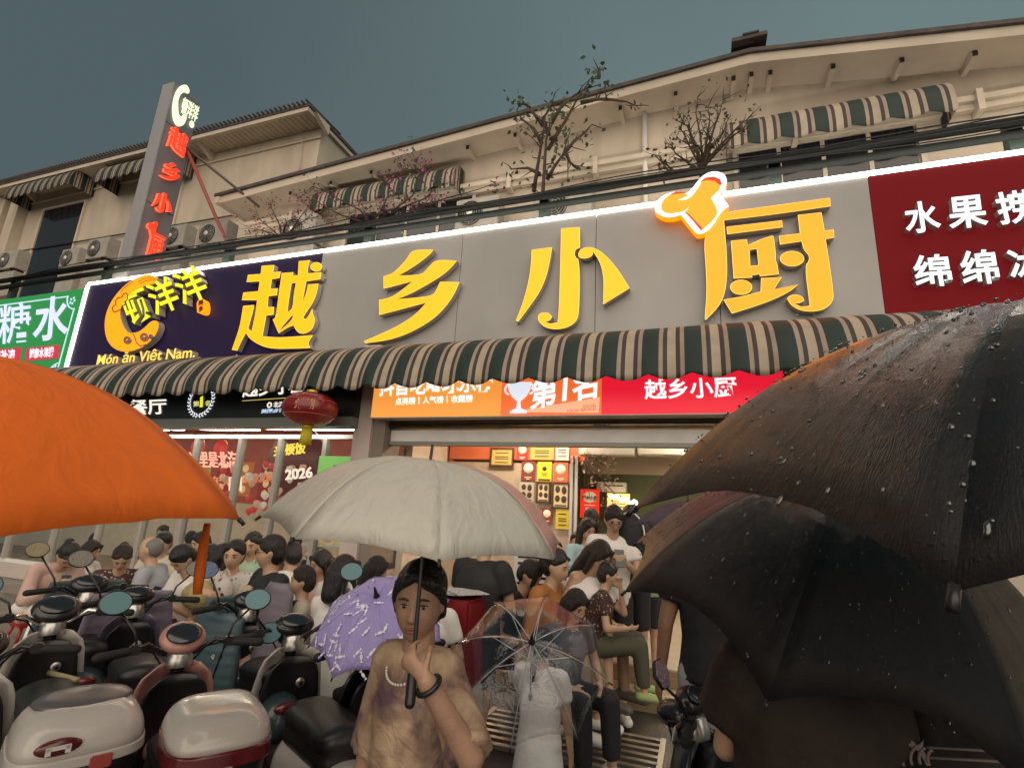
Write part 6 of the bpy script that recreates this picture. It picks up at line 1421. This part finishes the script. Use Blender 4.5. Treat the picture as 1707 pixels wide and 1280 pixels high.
# things the seated people hold
def bag(c, r, m_, label, name='bag'):
    t = MB(); t.ball((0, 0, 0), r, 16, 10); t.v = [v*(1+.10*noise.noise(v*14)) for v in t.v]; o = t.build(name, m_); o.location = c
    tag(o, label, 'bag'); h_ = MB(); h_.tube([Vector((r[0]*.6*math.cos(a), 0, r[2]*.7+r[2]*.9*math.sin(a))) for a in [R(q) for q in range(0, 181, 20)]], .006, 5); h_.build('handle', m_, o); return o
bag(P(333, 992, 3.65), (.17, .12, .12), mat('straw', (.42, .34, .16), .8, bump=1, bscale=60, var=.3), 'yellowish straw bag in the lap of the young man')
bag(P(372, 985, 3.7), (.10, .07, .11), floral('bag_print', (.5, .45, .42), (.05, .03, .04), 16), 'white bag with dark blotches beside the straw bag')
o = MB(); o.cbox((0, 0, 0), (.13, .1, .12)); o = o.build('drink_box', mat('drink_tan', (.5, .4, .28), .5), bevel=.02); o.location = P(415, 990, 3.45); tag(o, 'small tan takeaway box held by the man in glasses', 'box')
# ---- standing and sitting people around the entrance
person(P(812, 905, 4.0), 'tall man in black clothes whose head the silver umbrella hides', 75, sit=False, lean=6, hp=10, face=False, topm=M_blkcloth, botm=M_blkcloth, hair='short', s=1.02, floor=0, shoes=M_white, fat=1.18, loose=.01)
person(P(884, 958, 4.4), 'person in a black top stooping beside the orange shirt woman', -10, sit=True, lean=20, hp=20, topm=M_blkcloth, hair='short', s=1.08, floor=.0, face=False)
person(P(928, 944, 4.3), 'dark haired woman in a burnt orange shirt seen in profile', -12, sit=True, lean=14, hp=4, hair='tail', topm=M_corg, bot='pants', botm=M_ctan, s=1.12, sleeve=1.2)
person(P(998, 926, 4.6), 'woman in sleeveless black top with a white jacket round her waist', -20, sit=True, lean=24, hp=16, hair='long', topm=M_blkcloth, top='tank', bot='shorts', botm=M_blkcloth, s=1.12, hands='lap', shoes=mat('shoe_zebra', (.1, .09, .08), .5), fat=.95)
j = P(985, 990, 4.62); t = MB(); t.ball((0, 0, 0), (.26, .24, .15), 24, 16); t.v = [v+v.normalized()*.05*noise.noise(v*7)+v.normalized()*.02*noise.noise(v*22) for v in t.v]; o = t.build('white_jacket', M_cw_); o.location = j; tag(o, 'crumpled white jacket draped round the seated woman in black', 'jacket')
person(P(1014, 958, 4.45), 'small child with short dark hair resting chin on hand', 10, sit=True, lean=10, hp=4, hair='short', topm=M_flo, bot='pants', botm=mat('cloth_olive', (.07, .07, .045), .8), s=.84, hands='chin', floor=.145, shoes=mat('clog_green', (.32, .42, .16), .6))
person(P(1023, 866, 4.9), 'young man in a white polo shirt and glasses typing on a phone', -70, sit=False, lean=3, hp=26, hands='phone', topm=M_cw_, botm=M_blkcloth, glasses=True, s=1.08, phone='the standing man in the white polo shirt', floor=.145)
person(P(980, 884, 5.2), 'young woman in a light blue top behind the man in white', -50, sit=False, lean=3, hp=14, hair='long', topm=M_cblue, s=1.0, floor=.145, sleeve=1.4)
person(P(986, 866, 5.9), 'dark haired person farther back behind the light blue top', 90, sit=False, face=False, topm=M_blkcloth, s=1.05, floor=.3)
bp_ = person(P(1052, 862, 5.3), 'person with a round black backpack beside the man in white', 80, sit=False, face=False, topm=M_blkcloth, s=1.02, floor=.145)
t = MB(); t.ball((0, 0, 0), (.17, .12, .24), 18, 12); o = t.build('backpack', M_blkcloth); o.location = P(1052, 895, 5.05); tag(o, 'round black backpack with a pale edge cord', 'backpack')
q = MB(); q.tube([Vector((.13*math.cos(a), -.10, .2*math.sin(a)+.02)) for a in [R(z) for z in range(-20, 181, 15)]], .007, 5); q.build('edge_cord', M_cw_, o)
person(P(962, 905, 5.6), 'person in tan shirt half hidden by the umbrella edge', -100, sit=False, lean=2, topm=M_ctan, s=.98, floor=.3)
person(P(1075, 880, 5.9), 'person in green shirt at the back by the navy umbrella', 100, sit=False, face=False, topm=M_cgreen, s=1.0, floor=.3)
# child in white dress with the clear umbrella
person(P(905, 1075, 3.05), 'child in a long white dress behind the clear umbrella', 80, sit=False, face=False, hair='tail', topm=M_cw_, bot='skirt', botm=cloth('dress_white', (.74, .74, .72)), s=.76, hands=[(-.1, .3, 1.05), (.2, .1, .85)])
person(P(960, 1010, 3.6), 'person in dark grey shirt seen blurred through the clear umbrella', -40, sit=True, lean=14, hp=12, topm=cloth('cloth_char', (.09, .08, .09)), bot='pants', botm=M_blkcloth, hair='long', s=.9)
# ---- people hidden by the black umbrellas at the right
person(P(1190, 880, 2.9), 'man in black shirt and pale shorts with a watch, half hidden by dark umbrellas', 100, sit=False, face=False, hair='short', topm=M_blkcloth, bot='shorts', botm=cloth('shorts_pale', (.42, .41, .42)), s=1.04, hands=[(-.27, .05, .80), (.27, .02, .82)], fat=1.1, skin=M_skin2)
person(P(1330, 1010, 1.75), 'person in a long brown garment under the second dark umbrella', 95, sit=False, face=False, hair='short', topm=M_cbrown, bot='pants', botm=M_cbrown, s=.95, top='tunic', loose=.03)
pm = person(P(1565, 1050, 1.95), 'person in a dark brown printed shirt at the lower right corner', 70, sit=False, face=False, hair='short', top='tee', topm=M_cdark, botm=M_blkcloth, s=.95, loose=.03, fat=1.2, sleeve=.95)
root, T, hc, sh, el, wr, s = pm
b = MB(); 
MI = root.matrix_basis.inverted()
def onback(px, py, Y=.93): return MI @ P(px, py, Y)
for k in range(5): b.tube([onback(1495+k*11+26*math.cos(a)*(1-k*.12)+20, 1268+30*math.sin(a)*(1-k*.12)-5, 1.72) for a in [R(q) for q in range(150, 262, 14)]], .0045, 4)
for yy in (1245, 1262): b.tube([onback(1545, yy, 1.72), onback(1705, yy+9, 1.72)], .004, 4)
pr = b.build('shirt_print', mat('print_grey', (.16, .13, .12), .7), root)
b = MB(); b.prism([[onback(x, y, 1.72) for x, y in ((1487,1220),(1500,1219),(1530,1242),(1540,1233),(1538,1247),(1552,1275),(1545,1276),(1532,1252),(1510,1240),(1490,1232))]], (0, .003, 0)); b.build('leaping_print', mat('print_grey', (.16, .13, .12), .7), root)
# ---- diners behind the glass
dn = 'diners behind the restaurant window'
for px, py, Y, hd_, lb_, tm, hr in ((440, 905, 6.9, 170, 'diner in a dark green shirt raising a hand behind the glass', cloth('cloth_dgreen', (.05, .07, .05)), 'short'), (492, 902, 7.2, -90, 'reddish lit diner facing the street behind the glass', M_cpink, 'short'), (531, 905, 6.9, 30, 'diner in a black shirt leaning over the table behind the glass', M_blkcloth, 'short'), (270, 888, 7.0, -70, 'woman in pink behind the window next to the balding man', M_cpink, 'bun'), (318, 897, 7.0, 120, 'dark haired diner behind the glass left of the orange strap', M_cgrey, 'short'), (160, 898, 7.2, 60, 'diner behind the window above the bent woman in pink', M_cgrey, 'short')):
    person(P(px, py, Y), lb_, hd_, sit=True, lean=10, hp=8, topm=tm, hair=hr, s=1.05, face=(hd_ < 0), floor=.3, group=dn, seat=None)
# counter with food inside and red crate outside
t = empty('food_counter', P(548, 960, 6.9), 'lit food counter with trays behind the window beside the column', 'counter')
c = Vector(t.location); 
b = MB(); b.cbox((0, .1, -.35), (.9, .5, .6)); b.build('cabinet', mat('cab_wood', (.4, .26, .12), .5), t)
for i, (z, cc) in enumerate(((.0, (.55, .35, .1)), (.24, (.6, .3, .08)), (.44, (.5, .36, .14)))):
    b = MB(); b.cbox((0, 0, z), (.8, .4, .03)); sh_ = b.build('shelf', M_white, t); b = MB()
    rnd = random.Random(i)
    for k in range(10): b.ball((-.35+.078*k, rnd.uniform(-.12, .1), z+.05), (.05, .05, .035), 8, 6)
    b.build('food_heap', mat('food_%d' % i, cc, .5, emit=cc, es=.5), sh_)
c = P(752, 990, 3.7); t = empty('red_cooler', (c.x, 3.7, 0), 'red cooler box covered with newspapers behind the woman', 'cooler')
zc = P(752, 962, 3.7).z
b = MB(); b.box((-.24, -.2, .5), (.24, .25, zc-.12)); b.build('box', mat('cooler_red', (.2, .01, .016), .35), t, bevel=.02); b = MB(); b.box((-.23, -.19, .0), (.23, .24, .49)); b.build('table', M_white, t)
for i in range(5):
    b = MB(); b.cbox((-.12+.06*i, -.02+.03*(i % 2), zc-.108+.006*i), (.24, .30, .005), Matrix.Rotation(R(20*i-30), 3, 'Z')); b.build('newspaper', floral('newsprint_%d' % i, (.55, .53, .5), (.15, .14, .14), 60, .3), t)
c = P(900, 935, 5.3); t = empty('striped_bin', (c.x, 5.2, 0), 'pale slotted plastic crate behind the crouching person in black', 'crate')
b = MB(); b.box((-.2, -.15, .145), (.2, .15, c.z+.1)); b.build('crate', M_pl, t, bevel=.01)
for i in range(6): b = MB(); b.cbox((0, -.153, c.z-.06*i+.05), (.3, .006, .022)); b.build('slot', M_dark, t)
# dried flowers over the doorway
t = empty('dried_flowers', P(975, 785, 7.4), 'dried flower bunch hanging at the top of the doorway', 'flowers'); c = Vector((0, 0, 0)); rnd = random.Random(4); b = MB(); lf = MB()
for i in range(26):
    e = Vector((rnd.uniform(-.05, .42), rnd.uniform(-.1, .1), rnd.uniform(-.42, .22))); b.tube([(0, 0, .2), e*.5+Vector((0, 0, .08)), e], .004, 4); leafcloud(lf, e, 5, .04, .05, rnd)
b.build('stems', M_twig, t); lf.build('dry_petals', mat('dry_petal', (.3, .22, .14), .8), t, fixn=False, kind='stuff')
